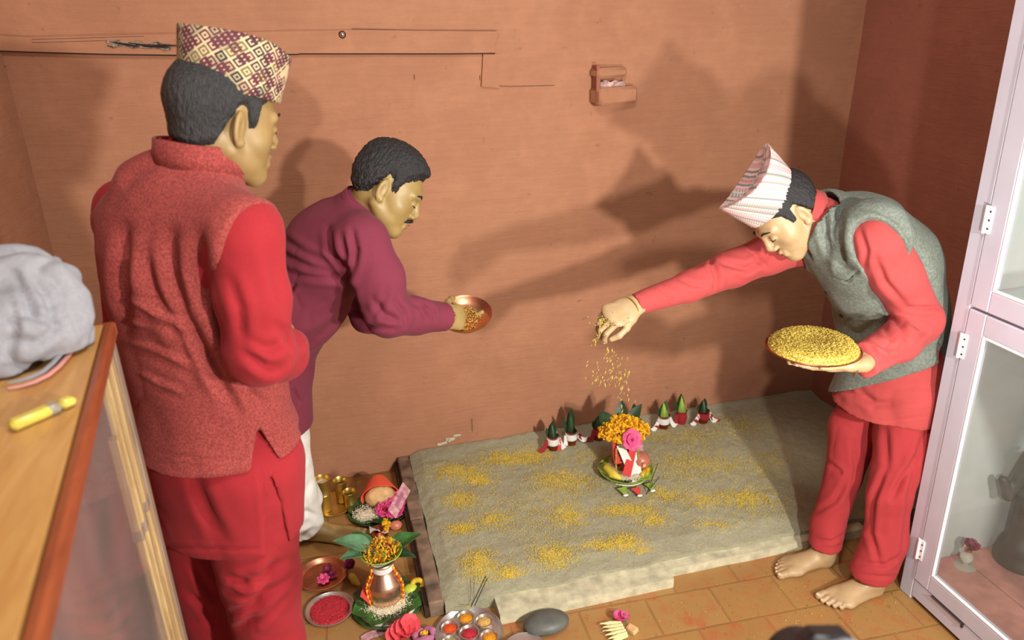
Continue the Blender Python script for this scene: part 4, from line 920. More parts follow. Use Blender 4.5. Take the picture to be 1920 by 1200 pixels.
# ================================================================== PERSON 1 (left, coral waistcoat and patterned cap, seen from behind)
def build_person1():
    Y = at; o = Y(422, 226, 1.62); up = vec(.20, .93, -.20); fw = vec(.60, -.24, .78); neck = Y(388, 292, 1.62)
    side = az(-33)       # towards his right hand
    base = Y(415, 850, 1.62); base[2] = 0
    root = person('person', base, 'person seen from behind in a coral waistcoat over crimson kurta, wearing a patterned brown cap')
    F, L, Q, noear = head_field(o, fw, up, neck_to=neck)
    hair_obj(F, noear, L, Q, o, root, HAIRLINE, .008, M['hair'], seed=6)
    face_bits(L, Q, root); topi(L(0, .004, .056), fw, up, root, M['topi1'], .100, .088, .083, .100, .010, .006, .022)
    sR, eR, wR = Y(458, 440, 1.44), Y(486, 660, 1.42), Y(545, 652, 1.64)
    sL, eL, wL = Y(240, 395, 1.76), Y(245, 620, 1.84), Y(420, 640, 1.90)
    fdir = az(57); hd = unit(-side*.8+fdir*.5)
    h1 = hand_mesh(wR, hd, vec(0, 1, 0), -fdir, ((25, 35, 20),)*4, 3, fore=eR*.25+wR*.75); h2 = hand_mesh(wL, unit(side*.8+fdir*.5), vec(0, 1, 0), -fdir, ((25, 35, 20),)*4, 3, fore=eL*.25+wL*.75)
    pel, wst, ch = Y(412, 850, 1.62), Y(378, 650, 1.62), Y(345, 470, 1.62)
    gL, gR = Y(380, 1100, 1.70), Y(490, 1100, 1.55); fL, fR = gL.copy(), gR.copy(); fL[2] = fR[2] = 0
    f1 = foot_mesh(fR-fdir*.05, fdir, -side, shin=fR+np.array([0, 0, .2])); f2 = foot_mesh(fL-fdir*.05, fdir, side, shin=fL+np.array([0, 0, .2]))
    B = Field(*bounds([fL, fR, pel, wst, ch, neck, sR, sL, eR, eL, wR, wL], .2), .012)
    up1 = np.array([0, 0, 1.])
    chain(B, [pel, wst, ch, neck], [(.14, .11), (.13, .10), (.15, .10), (.06, .06)], side, .03)
    chain(B, [sR, eR, wR], [.05, .038, .026]); chain(B, [sL, eL, wL], [.05, .038, .026]); chain(B, [fR+up1*.1, gR, pel+side*.09], [.04, .055, .08]); chain(B, [fL+up1*.1, gL, pel-side*.09], [.04, .055, .08])
    B.clip((0, 0, .03), (0, 0, -1))
    body_obj([F.mesh(), h1[:2], h2[:2], f1[:2], f2[:2], B.mesh()], M['skin1'], root); nail_objs(h1[3], root, 'fingernail'); nail_objs(f1[2]+f2[2], root, 'toenail')
    T = Field(*bounds([fL, fR, pel], .2), .008)
    chain(T, [fR+up1*.06, fR+up1*.45, gR+up1*.02, pel+side*.095], [.075, .082, .092, .12], k=.02); chain(T, [fL+up1*.06, fL+up1*.45, gL, pel-side*.10], [.062, .066, .070, .11], k=.015)
    T.cover(B, .006); T.clip((0, 0, .07), (0, 0, -1))
    cr = [([(440, 1090), (490, 1085), (540, 1050)], .012, .010), ([(430, 1150), (480, 1130), (540, 1080)], .010, .010), ([(425, 1080), (450, 1090), (470, 1100)], .008, .008), ([(430, 1110), (470, 1115), (500, 1105)], .008, .006), ([(360, 1060), (380, 1090), (400, 1120)], .009, .008), ([(350, 1110), (375, 1130), (400, 1170)], .009, .008), ([(520, 1040), (500, 1100), (450, 1190)], .016, .009), ([(440, 1180), (490, 1160), (530, 1120)], .010, .008)]
    cloth(T, M['red1'], 'trousers', root, cr, .004, 6, 21, stretch=(1, 1, 1.3))
    zk = Y(400, 1034, 1.50)[2]; zv = Y(420, 870, 1.48)[2]
    K = Field(*bounds([pel, wst, ch, neck, sR, sL, eR, eL, wR, wL, np.array([*pel[:2], zk])], .24), .0075)
    sk = np.array([*Y(424, 930, 1.62)[:2], zk-.05])
    chain(K, [sk, pel, wst, ch, Y(372, 330, 1.62)], [(.185, .158), (.176, .146), (.16, .12), (.17, .11), (.09, .07)], side, .035)
    K.cover(T, .009); KT = K.copy()
    chain(K, [ch+side*.1, sR], [.09, .072], k=.04); chain(K, [ch-side*.1, sL], [.09, .072], k=.04)
    chain(K, [sR, Y(472, 560, 1.42), eR], [.066, .067, .062], k=.02); chain(K, [eR, Y(524, 664, 1.54), wR], [.062, .054, .044], k=.03)
    chain(K, [sL, Y(240, 500, 1.80), eL], [.062, .060, .056], k=.02); chain(K, [eL, wL], [.055, .042], k=.02)
    K.clip((0, 0, zk), (0, 0, -1))
    K.clip((0, 0, zk), (0, 0, -1)); K.sub(wedge((507, 872), (499, 1040), (536, 1000), 1.45, 1.60), .001)
    cr = [([(430, 520), (450, 580), (455, 640)], .010, .006), ([(455, 660), (500, 690), (530, 690)], .010, .009), ([(545, 615), (555, 640), (540, 680)], .009, .008), ([(470, 640), (500, 655), (530, 640)], .009, .006), ([(360, 890), (390, 960), (420, 1010)], .014, .006), ([(520, 610), (545, 640), (560, 680)], .009, .008), ([(500, 450), (520, 520), (530, 580)], .012, .004), ([(290, 1024), (400, 1029), (496, 1030)], .004, .003), ([(490, 880), (496, 950), (500, 1030)], .006, .003)]
    cloth(K, M['red1'], 'kurta', root, cr, .0035, 5, 23)
    W = Field(*bounds([wst, ch, neck, pel+np.array([0, 0, -.1])], .27), .006)
    hem = np.array([*Y(418, 830, 1.62)[:2], zv-.05])
    chain(W, [hem, pel, wst, Y(356, 540, 1.62), ch, Y(338, 385, 1.63), Y(372, 318, 1.62)], [(.205, .175), (.200, .168), (.190, .150), (.192, .145), (.188, .136), (.160, .105), (.086, .070)], side, .035)
    chain(W, [ch+side*.08+up1*.06, sR+up1*.0], [.10, .080], k=.04); chain(W, [ch-side*.08+up1*.04, sL-up1*.02], [.10, .078], k=.04)
    W.cover(KT, .011)
    W.sub(ecap(Y(528, 462, 1.37), Y(505, 545, 1.34), (.088, .16), (.106, .16), vec(1, 0, 0)), .004)
    W.sub(ecap(Y(505, 545, 1.34), Y(560, 655, 1.34), (.106, .16), (.115, .16), vec(1, 0, 0)), .004)
    W.sub(cap(Y(185, 430, 1.80), Y(190, 600, 1.86), .06, .05), .01)
    W.clip((0, 0, zv), (.0, .0, -1))
    W.sub(wedge((483, 798), (472, 875), (518, 856), 1.45, 1.62), .001)
    cr = [([(234, 430), (230, 520), (236, 620)], .014, .014), ([(272, 480), (290, 540), (330, 620), (365, 690)], .013, .009), ([(322, 440), (326, 520), (345, 590), (395, 680), (440, 760)], .014, .014), ([(372, 440), (376, 500), (384, 560)], .014, .012), ([(250, 560), (300, 590), (355, 622)], .007, -.006), ([(240, 600), (290, 615)], .006, -.004), ([(240, 640), (280, 652), (330, 672), (360, 690)], .007, -.005), ([(262, 700), (300, 720), (340, 735)], .006, -.004), ([(360, 620), (400, 690), (420, 730)], .010, .008), ([(405, 560), (425, 620), (450, 690)], .010, .010), ([(210, 380), (250, 330), (300, 300)], .012, .004), ([(300, 850), (380, 860), (470, 862)], .004, .002), ([(450, 700), (470, 740), (500, 760)], .012, .008)]
    cloth(W, M['vest1'], 'waistcoat', root, cr, .003, 4, 31)
    ax = unit(unit(up)+np.array([0, 0, .6])); collar(root, M['vest1'], Y(378, 316, 1.62), ax, side, (.094, .090), .052, 'waistcoat_collar', .006); collar(root, M['red1'], Y(380, 314, 1.62), ax, side, (.084, .080), .050, 'kurta_collar')
build_person1()

# ================================================================== GLASS CABINET (right)
CX, CY0, CY1, CD = 1.785, 1.672, .60, WR-.012
cab = empty('glass_cabinet', (1.95, 1.1, 0), 'tall lilac painted glass cabinet with hinged doors standing against the right wall', 'cabinet')
def cbox(name, x0, x1, y0, y1, z0, z1, mat, par=cab, bev=.003):
    m = MB(); m.box(((x0+x1)/2, (y0+y1)/2, (z0+z1)/2), (x1-x0, abs(y1-y0), z1-z0), None, bev); return m.build(name, mat, par, False)
cbox('corner_post', CX, CX+.045, CY0-.052, CY0, 0.0, 2.55, M['lilac'])
cbox('side_panel', CX+.046, CD, CY0-.022, CY0-.002, .02, 2.55, M['cab_back']); cbox('back_panel', CD-.012, CD, CY1, CY0-.023, .02, 2.55, M['cab_back'])
for k in range(3): cbox('floor_board', CX+.05+k*.147, CX+.193+k*.147, CY1, CY0-.024, .105, .120, M['cab_floor'])
cbox('base_rail', CX, CX+.03, CY1, CY0-.053, .018, .085, M['lilac']); cbox('top_rail', CX, CX+.03, CY1, CY0-.053, 2.48, 2.55, M['lilac'])
cbox('shelf', CX+.05, CD-.014, CY1, CY0-.024, 1.085, 1.10, M['cab_back'])
def door(name, z0, z1, y0, y1):
    d = empty(name, (0, 0, 0)); d.parent = cab; d.location = Vector((CX, y0, z0))-cab.location
    x0, x1 = CX-.004, CX+.024; st = .060; rl = .062
    def rbx(n, ya, yb, za, zb, mat, xx=(x0, x1)): m = MB(); m.box(((xx[0]+xx[1])/2, (ya+yb)/2, (za+zb)/2), (xx[1]-xx[0], abs(yb-ya), zb-za), None, .003); return m.build(n, mat, d, False)
    rbx('stile', y0, y0-st, z0, z1, M['lilac']); rbx('stile', y1+st, y1, z0, z1, M['lilac'])
    rbx('rail', y0-st, y1+st, z0, z0+rl, M['lilac']); rbx('rail', y0-st, y1+st, z1-rl, z1, M['lilac'])
    b = .009; xx = (x0-.001, x0+.010)
    rbx('glazing_bead', y0-st, y0-st-b, z0+rl, z1-rl, M['white'], xx); rbx('glazing_bead', y0-st-b, y1+st, z0+rl, z0+rl+b, M['white'], xx); rbx('glazing_bead', y0-st-b, y1+st, z1-rl-b, z1-rl, M['white'], xx)
    rbx('pane', y0-st-b, y1+st, z0+rl+b, z1-rl-b, M['glass'], (x0+.009, x0+.013))
    return d
dl = door('lower_door', .090, 1.072, CY0-.055, CY1+.002); du = door('upper_door', 1.080, 2.475, CY0-.055, CY1+.002)
def hinge(z, par):
    m = MB(); y = CY0-.053; m.box((CX-.006, y-.004, z), (.005, .030, .078), None, .002)
    m.lathe((CX-.010, y, z-.039), [(.0045, 0), (.0045, .078)], 10); h = m.build('hinge', M['white'], par, True)
    m = MB()
    for q in (-.024, 0, .024): m.ell((CX-.0095, y-.012, z+q), (.0018, .003, .003))
    m.build('screw', M['groove'], h)
hinge(1.335, du); hinge(.955, dl); hinge(.215, dl)
m = MB(); m.box((CX-.003, CY0-.20, .0875), (.010, .13, .003)); m.box((CX-.004, CY0-.262, .080), (.006, .006, .016)); m.build('latch_slot', M['groove'], cab)
cab.rotation_euler = (0, math.radians(-1.0), 0); cab.location.z = .004
# things inside the cabinet
def flower(m, c, r, n=6, up=(0, 0, 1), cup=.5, w=.75, th=.0008, tw=0.0):
    up = unit(up); u = unit(np.cross(up, (.31, .9, .2))); v = np.cross(up, u)
    for k in range(n):
        a = 6.283*k/n+tw; d = u*math.cos(a)+v*math.sin(a); s_ = -u*math.sin(a)+v*math.cos(a); G3 = []
        for i in range(5):
            t = i/4; ww = r*w*math.sin(math.pi*(.12+t*.80))*.62
            G3.append([np.asarray(c)+d*r*(.08+t*.92)*math.cos(cup*t)+up*(r*math.sin(cup)*t*1.1-.12*r*t*t)+s_*ww*(q-1)+up*r*.07*math.sin(5*t+q*2+k) for q in range(3)])
        m.sheet(G3, th)
    return m
def pom(m, c, r, n=60, up=(0, 0, 1)):    # ball-shaped flower head of many short petals
    m.ell(c, (r*.6, r*.6, r*.5), None, 8, 5)
    for k in range(n):
        z = random.uniform(-.15, 1); a = random.uniform(0, 6.283); q = math.sqrt(max(0, 1-z*z)); d = np.array([q*math.cos(a), q*math.sin(a), z]); s_ = unit(np.cross(d, (random.gauss(0, 1), random.gauss(0, 1), .3))); c0 = np.asarray(c)+d*r*.45; c1 = np.asarray(c)+d*r*random.uniform(.85, 1.08)
        w = r*.24; m.add([c0-s_*w*.5, c0+s_*w*.5, c1+s_*w, c1-s_*w, c1+d*w*.4], [(0, 1, 2, 3), (3, 2, 4)])
lp = atz(1808, 1062, .12)
o = empty('oil_lamp', lp, 'small clear glass lamp with bulb and wide foot inside the glass cabinet', 'lamp')
m = MB(); m.lathe(lp, [(.034, 0), (.036, .003), (.030, .007), (.012, .012), (.010, .020), (.018, .030), (.021, .040), (.016, .052), (.009, .058), (.011, .066), (.009, .068)], 28)
t = NT('lamp_glass'); t.set(Base_Color=(.86, .88, .80, 1), Roughness=.05); t.b.inputs['Transmission Weight'].default_value = .7; m.build('glass_body', t.m, o)
m = MB(); m.lathe(lp+np.array([0, 0, .066]), [(.012, 0), (.012, .008), (.004, .011), (.004, .016)], 16); m.build('burner', M['copper'], o)
m = MB(); flower(m, lp+np.array([.005, 0, .080]), .032, 6, (.1, -.3, 1), .7, .8); flower(m, lp+np.array([.004, 0, .084]), .022, 5, (.1, -.3, 1), 1.0, .8, tw=.5); tag(m.build('flower', M['purple']), 'deep pink flower lying on top of the glass oil lamp', 'flower')
p = atz(1888, 1052, .122); m = MB(); flower(m, p, .034, 7, (0, 0, 1), .25, .8); flower(m, p+np.array([0, 0, .006]), .022, 5, (0, 0, 1), .7, .8); tag(m.build('flower', M['purple']), 'wilted deep pink flower lying on the cabinet floor boards', 'flower')
st = np.array([2.150, 1.56, .121])
o = empty('statue', st, 'dark bronze figure partly in view behind the cabinet glass at the right edge', 'statue')
F = Field(st-np.array([.2, .2, 0]), st+np.array([.2, .2, .62]), .006); U = np.array([0, 0, 1.])
F.add(cap(st+U*.02, st+U*.05, .085, .075), .01); F.add(cap(st+U*.05+CR*-.03, st+U*.26+CR*-.02, .030, .042), .02); F.add(cap(st+U*.05+CR*.03, st+U*.26+CR*.02, .030, .042), .02)
F.add(ell(st+U*.34, (.065, .055, .10)), .03); F.add(ell(st+U*.51, (.042, .045, .055)), .02); F.add(cap(st+U*.40-CR*.055, st+U*.27-CR*.10, .022, .018), .015); F.add(cap(st+U*.27-CR*.10, st+U*.33-CR*.13, .018, .014), .01); F.add(cap(st+U*.40+CR*.06, st+U*.27+CR*.10, .022, .018), .015); F.add(cap(st+U*.55, st+U*.60, .03, .006), .01)
V, Fc = F.mesh(); mesh_obj('figure', V, Fc, M['dark'], o)  # dark colour stands for a shadowy silhouette behind the glass
m = MB()
for k in range(34):
    a = math.pi*(k/33); pom(m, st+U*(.44-.20*math.sin(a))+CR*(.052*math.cos(a))-CF*.058*(.3+math.sin(a)), .010, 16)
m.build('garland', M['orange'], o)

# ================================================================== DISPLAY CASE (left foreground)
cc = atz(215, 603, 1.40); e1 = unit(atz(75, 1200, 1.40)-cc); e2 = np.array([e1[1], -e1[0], 0]); e3 = np.array([0, 0, 1.])
cs = empty('display_case', (cc[0]-.3, cc[1]-.3, 0), 'wooden display case with varnished plywood top and dusty glass side in the left foreground', 'display case')
CQ = np.stack([e1, e2, e3], 1)
def kb(name, a0, a1, b0, b1, z0, z1, mat, bev=.002, par=None):      # a along e1 (towards viewer), b along e2 (to the left)
    m = MB(); m.box(cc*[1, 1, 0]+e1*(a0+a1)/2+e2*(b0+b1)/2+e3*(z0+z1)/2, (a1-a0, b1-b0, z1-z0), CQ, bev); return m.build(name, mat, par or cs, False)
kb('top_board', .004, 1.05, .018, .62, 1.382, 1.400, M['ply']); kb('edge_moulding', 0, 1.05, 0, .017, 1.372, 1.402, M['redwood'], .005); kb('back_moulding', -.012, .003, .0, .62, 1.372, 1.398, M['redwood'], .004)
kb('corner_post', .0, .036, .006, .034, 0, 1.371, M['greywood']); kb('corner_post', 1.02, 1.05, .006, .034, 0, 1.371, M['greywood']); kb('corner_post', .0, .026, .59, .62, 0, 1.371, M['greywood'])
for a0, w, b0, z0, z1 in ((.040, .030, .008, .32, 1.368), (.078, .022, .012, .30, 1.368), (.106, .028, .008, .30, 1.368), (.142, .018, .012, .30, 1.25)):
    kb('batten', a0, a0+w, b0, b0+.016, z0, 1.05, M['creamwood']); kb('batten', a0, a0+w, b0+.002, b0+.018, 1.062, z1, M['creamwood'])
    kb('batten_clip', a0-.001, a0+w+.001, b0, b0+.019, 1.045, 1.068, M['greywood'])
kb('bottom_rail', .026, 1.02, .008, .034, .27, .30, M['greywood']); kb('glass_pane', .164, 1.02, .014, .018, .30, 1.371, M['glass_dirty'], 0)
kb('back_pane', -.001, .003, .036, .59, .30, 1.371, M['glass_dirty'], 0); kb('shelf_board', .03, 1.02, .036, .60, .27, .29, M['cab_floor'])
kb('front_rail', .026, 1.02, .60, .62, .27, .30, M['greywood'])
# dry flowers inside the case
m = MB(); m.mi = 0; base = cc*[1, 1, 0]+e1*.45+e2*.15+e3*.30
for k in range(26):
    m.mi = random.choice((0, 0, 1, 2)); q = base+e1*random.gauss(0, .12)+e2*random.gauss(0, .05)+e3*random.uniform(.01, .05); flower(m, q, random.uniform(.02, .035), 5, (random.gauss(0, .4), random.gauss(0, .4), 1), .5)
for k in range(8): m.mi = 3; m.leaf(base+e1*random.gauss(0, .12)+e2*random.gauss(0, .05)+e3*.03, (random.gauss(0, 1), random.gauss(0, 1), .3), .09, .035)
tag(m.build('flower_offerings', None, mats=[M['purple'], M['marigold'], M['pink'], M['leaf']]), 'loose heap of offered flowers and leaves behind the dusty glass of the display case', 'flowers', kind='stuff')
# cloth bundle
bc = atz(45, 690, 1.402)
F = Field(bc-np.array([.24, .2, .0]), bc+np.array([.18, .26, .32]), .0055)
bq = lambda px, py, dy: at(px, py, bc[1]+dy)
for px, py, dy, r in ((20, 530, .10, .055), (75, 560, .10, .058), (50, 610, .06, .080), (90, 600, .08, .060), (0, 620, .05, .085), (-60, 640, .05, .10), (55, 660, .05, .070), (95, 640, .06, .055), (10, 680, .02, .05), (-10, 520, .1, .045), (106, 522, .10, .034), (66, 508, .10, .046), (118, 560, .10, .030)): F.add(ell(bq(px, py, dy), (r, r*.9, r*.85)), .03)
F.clip((0, 0, 1.402), (0, 0, -1))
o = empty('cloth_bundle', bc, 'crumpled pale grey cloth bundle lying on the plywood case top', 'cloth')
V, Fc = F.mesh(); V = relax(V, Fc, 2); N = normals(V, Fc); V = V+N*((vnoise(V, 9, 4, 3)*.008-np.clip(1-np.abs(vnoise(V, 7, 14, 2))*2, 0, 1)**2*.011))[:, None]; V[:, 2] = np.maximum(V[:, 2], 1.4015)
V = fold(V, N, [([(0, 600), (60, 590), (130, 620)], .006, .007), ([(10, 640), (70, 640), (125, 600)], .006, .007), ([(0, 690), (60, 690), (110, 660)], .006, .008), ([(20, 500), (50, 560), (70, 620)], .006, .006), ([(60, 520), (90, 560), (100, 610)], .006, .006), ([(20, 560), (30, 620), (20, 680)], .005, .005)])
mesh_obj('cloth', V, Fc, M['greycloth'], o)
for k, pts in enumerate([[(150, 596), (148, 620), (140, 645), (128, 668), (110, 688), (90, 704), (65, 716), (40, 724), (15, 728)], [(138, 590), (136, 615), (128, 640), (115, 663), (98, 682), (80, 697), (58, 707), (35, 714), (15, 718)]]):
    P = [atz(x, y, 1.405+.006*k) for x, y in pts]; m = MB(); m.tube(P, [.002, .003, .004, .004, .004, .004, .004, .003, .002], 8, .8); m.build('rolled_hem', M['cab_floor'] if k == 0 else M['greycloth'], o)
# yellow wrapped roll
A, B_ = atz(18, 800, 1.409), atz(140, 748, 1.409); d = unit(B_-A); L_ = np.linalg.norm(B_-A); w = np.cross(d, e3); Q3 = np.stack([d, w, e3], 1)
o = empty('wrapped_stick', (A+B_)/2-e3*.008, 'flat yellow wrapped packet with a grey band lying on the plywood case top', 'packet')
m = MB(); m.box((A+B_)/2-d*L_*.12, (L_*.76, .021, .014), Q3, .005); m.build('wrapper', M['yellowwrap'], o); m = MB(); m.box((A+B_)/2+d*L_*.14, (L_*.24, .0216, .0146), Q3, .005); m.build('grey_band', M['greywrap'], o)
m = MB(); m.box((A+B_)/2+d*L_*.37, (L_*.26, .019, .013), Q3, .005); m.build('end_tab', M['yellowwrap'], o)

# ================================================================== OUT OF FOCUS CAMERA (bottom right)
q0 = CC+ray(1545, 1235)*.80
o = empty('photo_camera', q0-CU*.07, 'blurred black camera with pale grey strap, poking up at the bottom edge', 'camera')
Q4 = np.stack([CR, CF, CU], 1)
m = MB(); m.box(q0-CU*.035, (.125, .06, .08), Q4, .012); m.build('camera_body', M['black'], o)
m = MB(); m.box(q0+CU*.014+CR*.004, (.060, .05, .034), Q4, .012); m.build('viewfinder_hump', M['black'], o)
m = MB(); m.lathe(q0-CU*.035+CF*.03, [(.036, 0), (.038, .05), (.034, .052), (.028, .03), (0, .03)], 28, np.stack([CR, -CU, CF], 1)); m.build('lens', M['black'], o)
m = MB(); m.tube([q0-CR*.060-CU*.0, q0-CR*.03+CU*.020-CF*.03, q0+CR*.01+CU*.030-CF*.032, q0+CR*.045+CU*.012-CF*.03], .008, 10, .4); m.build('strap', M['greycloth'], o)

# ================================================================== RITUAL THINGS ON THE FLOOR
def lathe_obj(name, c, prof, mat, parent=None, seg=32, rot=None, sx=1, sy=1, th=None):
    m = MB(); m.lathe(c, prof, seg, rot, sx, sy); return m.build(name, mat, parent)
Z0 = .0015
def dish_prof(r, h, th=.0018): return [(0, 0), (r*.62, 0), (r*.86, h*.45), (r*.96, h*.92), (r, h), (r*1.005, h+th*.6), (r*.96, h+th), (r*.84, h*.45+th), (r*.60, th), (0, th)]
def scatter(m, c, r, n, l, w, h=.004, flat=.4):
    for i in range(n):
        a = random.uniform(0, 6.283); q = math.sqrt(random.random())*r; m.grain(c+np.array([q*math.cos(a), q*math.sin(a), random.uniform(0, h)]), (random.gauss(0, 1), random.gauss(0, 1), random.gauss(0, flat)), l*random.uniform(.7, 1.2), w)
# brass tray with three tumblers
tc = atz(627, 948, Z0); o = empty('brass_tray', tc, 'round brass tray holding three brass tumblers near the white trousers', 'tray'); lathe_obj('dish', tc, dish_prof(.086, .010), M['brass'], o, 44)
def tumbler(px, py, r, h, label, fill=None, two=False):
    c = atz(px, py, .006); o = empty('brass_tumbler', c, label, 'tumbler', 'brass tumblers on the tray')
    prof = [(0, 0), (r*.82, 0), (r*.84, .004), (r*.84, h*.5)] + ([(r*.90, h*.52), (r*.84, h*.54), (r*.84, h*.86)] if two else [(r*.82, h*.55), (r*.86, h*.86)])+[(r*1.0, h*.96), (r*1.06, h), (r*1.02, h+.001), (r*.80, h*.9), (r*.76, h*.5), (r*.72, .01), (0, .008)]
    lathe_obj('cup', c, prof, M['brass'], o, 32)
    if fill: lathe_obj('contents', c+np.array([0, 0, h*.88]), [(r*.80, -.004), (r*.80, 0), (0, .003)], fill, o, 24)
tumbler(611, 955, .031, .150, 'tallest brass tumbler on the tray, filled level with pale grain', M['rice'], True)
tumbler(642, 938, .029, .100, 'empty brass tumbler at the back of the brass tray'); tumbler(658, 952, .027, .080, 'shorter brass tumbler at the right front of the brass tray')
def leaf_plate(c, r, name, label, n=7, mat='leaf', lift=.012, sq=1.0):
    o = empty(name, c, label, 'leaf plate')
    lathe_obj('leaf_base', c, [(0, 0), (r*.7, .001), (r*.95, lift*.7), (r*1.02, lift), (r*1.0, lift+.001), (r*.93, lift*.75), (r*.68, .003), (0, .003)], M[mat], o, 36)
    for k in range(n):
        a = 6.283*k/n+.3; d = np.array([math.cos(a), math.sin(a), .22]); m = MB(); m.leaf(c+np.array([0, 0, .004])+d*r*.45, d, r*.62, r*.85, bend=.05, fold=.12); m.build('leaf', M[mat if k % 3 else 'leaf_d'], o)
    return o
# offering in a leaf plate: coconut, red cloth, pink flowers and a banknote
sn = mark(); oc = atz(712, 960, .004); leaf_plate(oc, .083, 'leaf_plate', 'green leaf plate beside the sand bed carrying a cloth-wrapped coconut, pink flowers and a banknote')
ce = oc+np.array([.006, .020, .046]); o = empty('coconut', oc+np.array([.006, .02, .004]), 'pale coconut resting on the leaf plate beside the brass tumblers', 'coconut'); m = MB(); m.ell(ce, (.042, .034, .036), None, 24, 16, .03); m.build('shell', M['coconut'], o)
m = MB(); G3 = []
for i in range(15):
    a = math.radians(-20+i*15.5); G3.append([ce+np.array([-math.cos(a)*.052*(1-.1*j), .010+.016*(j-1.2)*.9+math.sin(i*1.3+j)*.002, math.sin(a)*.044+.003]) for j in range(5)])
m.sheet(G3, .002); tag(m.build('cloth_wrap', M['orangecloth']), 'orange-red cloth draped over the coconut on the leaf plate', 'cloth')
m = MB(); scatter(m, oc+np.array([-.034, -.024, .012]), .040, 700, .006, .0014, .018); m.ell(oc+np.array([-.034, -.024, .010]), (.040, .030, .016)); tag(m.build('rice_heap', M['rice']), 'heap of husked rice on the left of the coconut leaf plate', 'rice', kind='stuff')
for k, (dx, dy, dz, r) in enumerate(((.014, -.040, .030, .026), (.040, -.026, .032, .026), (.056, .004, .034, .024), (.036, -.052, .026, .022))):
    m = MB(); c = oc+np.array([dx, dy, dz]); pom(m, c, r, 70); flower(m, c, r*1.3, 9, (.1, -.4, 1), .5, .5)
    tag(m.build('pink_flower', M['pink']), ['frilly pink flower at the near edge of the coconut leaf plate', 'frilly pink flower in the middle of the coconut leaf plate', 'frilly pink flower beside the standing banknote', 'frilly pink flower lowest on the rim of the coconut leaf plate'][k], 'flower', 'pink flowers on the coconut leaf plate')
grow(sn, oc, (1.5, 1.35, 1.25))
A = atz(742, 955, .05); nb = [[at(742+i*7, 972-i*13, 2.20)+np.array([0, j*.0, 0])+CU*(j*.010)-CR*(j*.009)+CF*(.004*math.sin(i)) for j in range(4)] for i in range(5)]
o = empty('banknote', A-np.array([0, 0, .03]), 'pinkish folded banknote standing on the edge of the coconut leaf plate', 'banknote'); m = MB(); m.sheet(nb, .0008); nt = m.build('note', M['note'], o)
m = MB(); m.sheet([[p_-CF*.0012+CU*.002 for p_ in row[1:3]] for row in nb[1:4]], .0004); m.build('printed_panel', M['purplecloth'], nt)
# second small vessel behind, with marigolds and white paper
vc = atz(712, 1012, Z0); o = empty('small_vessel', vc, 'small copper vessel with white cloth behind the marigold bowl', 'pot'); lathe_obj('pot', vc, [(0, 0), (.024, 0), (.034, .018), (.032, .036), (.020, .046), (.024, .054), (.020, .052), (.0, .040)], M['copper_d'], o)
m = MB(); m.sheet([[vc+np.array([-.034+i*.014, -.02+j*.012, .052+.012*math.sin(i*1.1+j*.8)]) for j in range(4)] for i in range(6)], .001); m.build('white_cloth', M['whitecloth'], o)
m = MB()
for k in range(9): m.mi = 0; pom(m, vc+np.array([.028+random.gauss(0, .006), -.006+random.gauss(0, .012), .050+k*.004]), .012, 26)
tag(m.build('marigold_string', M['marigold']), 'string of orange marigolds hanging over the small copper vessel', 'flowers')
m = MB(); m.rock(atz(742, 985, .02)+np.array([0, 0, .0]), (.026, .020, .019)); tag(m.build('onion', M['apple']), 'pale pink round fruit lying beside the plank under the leaf plate', 'fruit')
# big copper kalash in the foreground
sn = mark(); kc = atz(727, 1138, .004); leaf_plate(kc, .105, 'leaf_plate', 'large leaf plate of white rice carrying the tall copper water pot', 8)
rh = kc+np.array([0, 0, .006]); m = MB(); m.lathe(rh, [(.090, 0), (.084, .009), (.05, .013), (0, .014)], 36); scatter(m, rh+np.array([0, 0, .008]), .088, 2600, .006, .0013, .009); tag(m.build('rice_bed', M['rice']), 'bed of white rice under the tall copper water pot', 'rice', kind='stuff')
pc_ = kc+np.array([-.002, .012, .020]); o = empty('copper_pot', pc_, 'shiny tall copper water pot standing in the rice on the large leaf plate', 'pot')
lathe_obj('pot_body', pc_, [(0, 0), (.040, 0), (.050, .008), (.055, .030), (.056, .058), (.053, .062), (.036, .088), (.030, .094), (.029, .104), (.034, .110), (.038, .116), (.036, .118), (.028, .110), (.026, .098), (0, .090)], M['rosebrass'], o, 48)
lathe_obj('neck_wrap', pc_+np.array([0, 0, .091]), [(.0305, 0), (.0335, .004), (.0325, .014), (.031, .016)], M['whitecloth'], o, 30)
for a0 in (200, 330):
    m = MB()
    for k in range(13):
        t = k/12; z = .100-.100*t; r = np.interp(z, [0, .03, .06, .09, .1], [.053, .059, .060, .040, .036]); a = math.radians(a0+t*8); m.mi = k % 2; m.ell(pc_+np.array([r*math.cos(a), r*math.sin(a), z]), (.0040, .0040, .0056), None, 8, 6)
    tag(m.build('bead_garland', None, mats=[M['marigold'], M['orange']]), ['yellow and orange flower string hanging down the left of the copper water pot', 'yellow and orange flower string hanging down the right of the copper water pot'][a0 > 250], 'garland')
bc2 = pc_+np.array([.0, .0, .118]); o = empty('leaf_bowl', bc2, 'shallow green leaf bowl of chopped marigolds on top of the copper water pot', 'bowl')
lathe_obj('bowl', bc2, [(0, .0), (.022, 0), (.046, .014), (.062, .028), (.064, .0285), (.062, .030), (.044, .017), (.020, .003), (0, .003)], M['leaf_l'], o, 36)
m = MB()
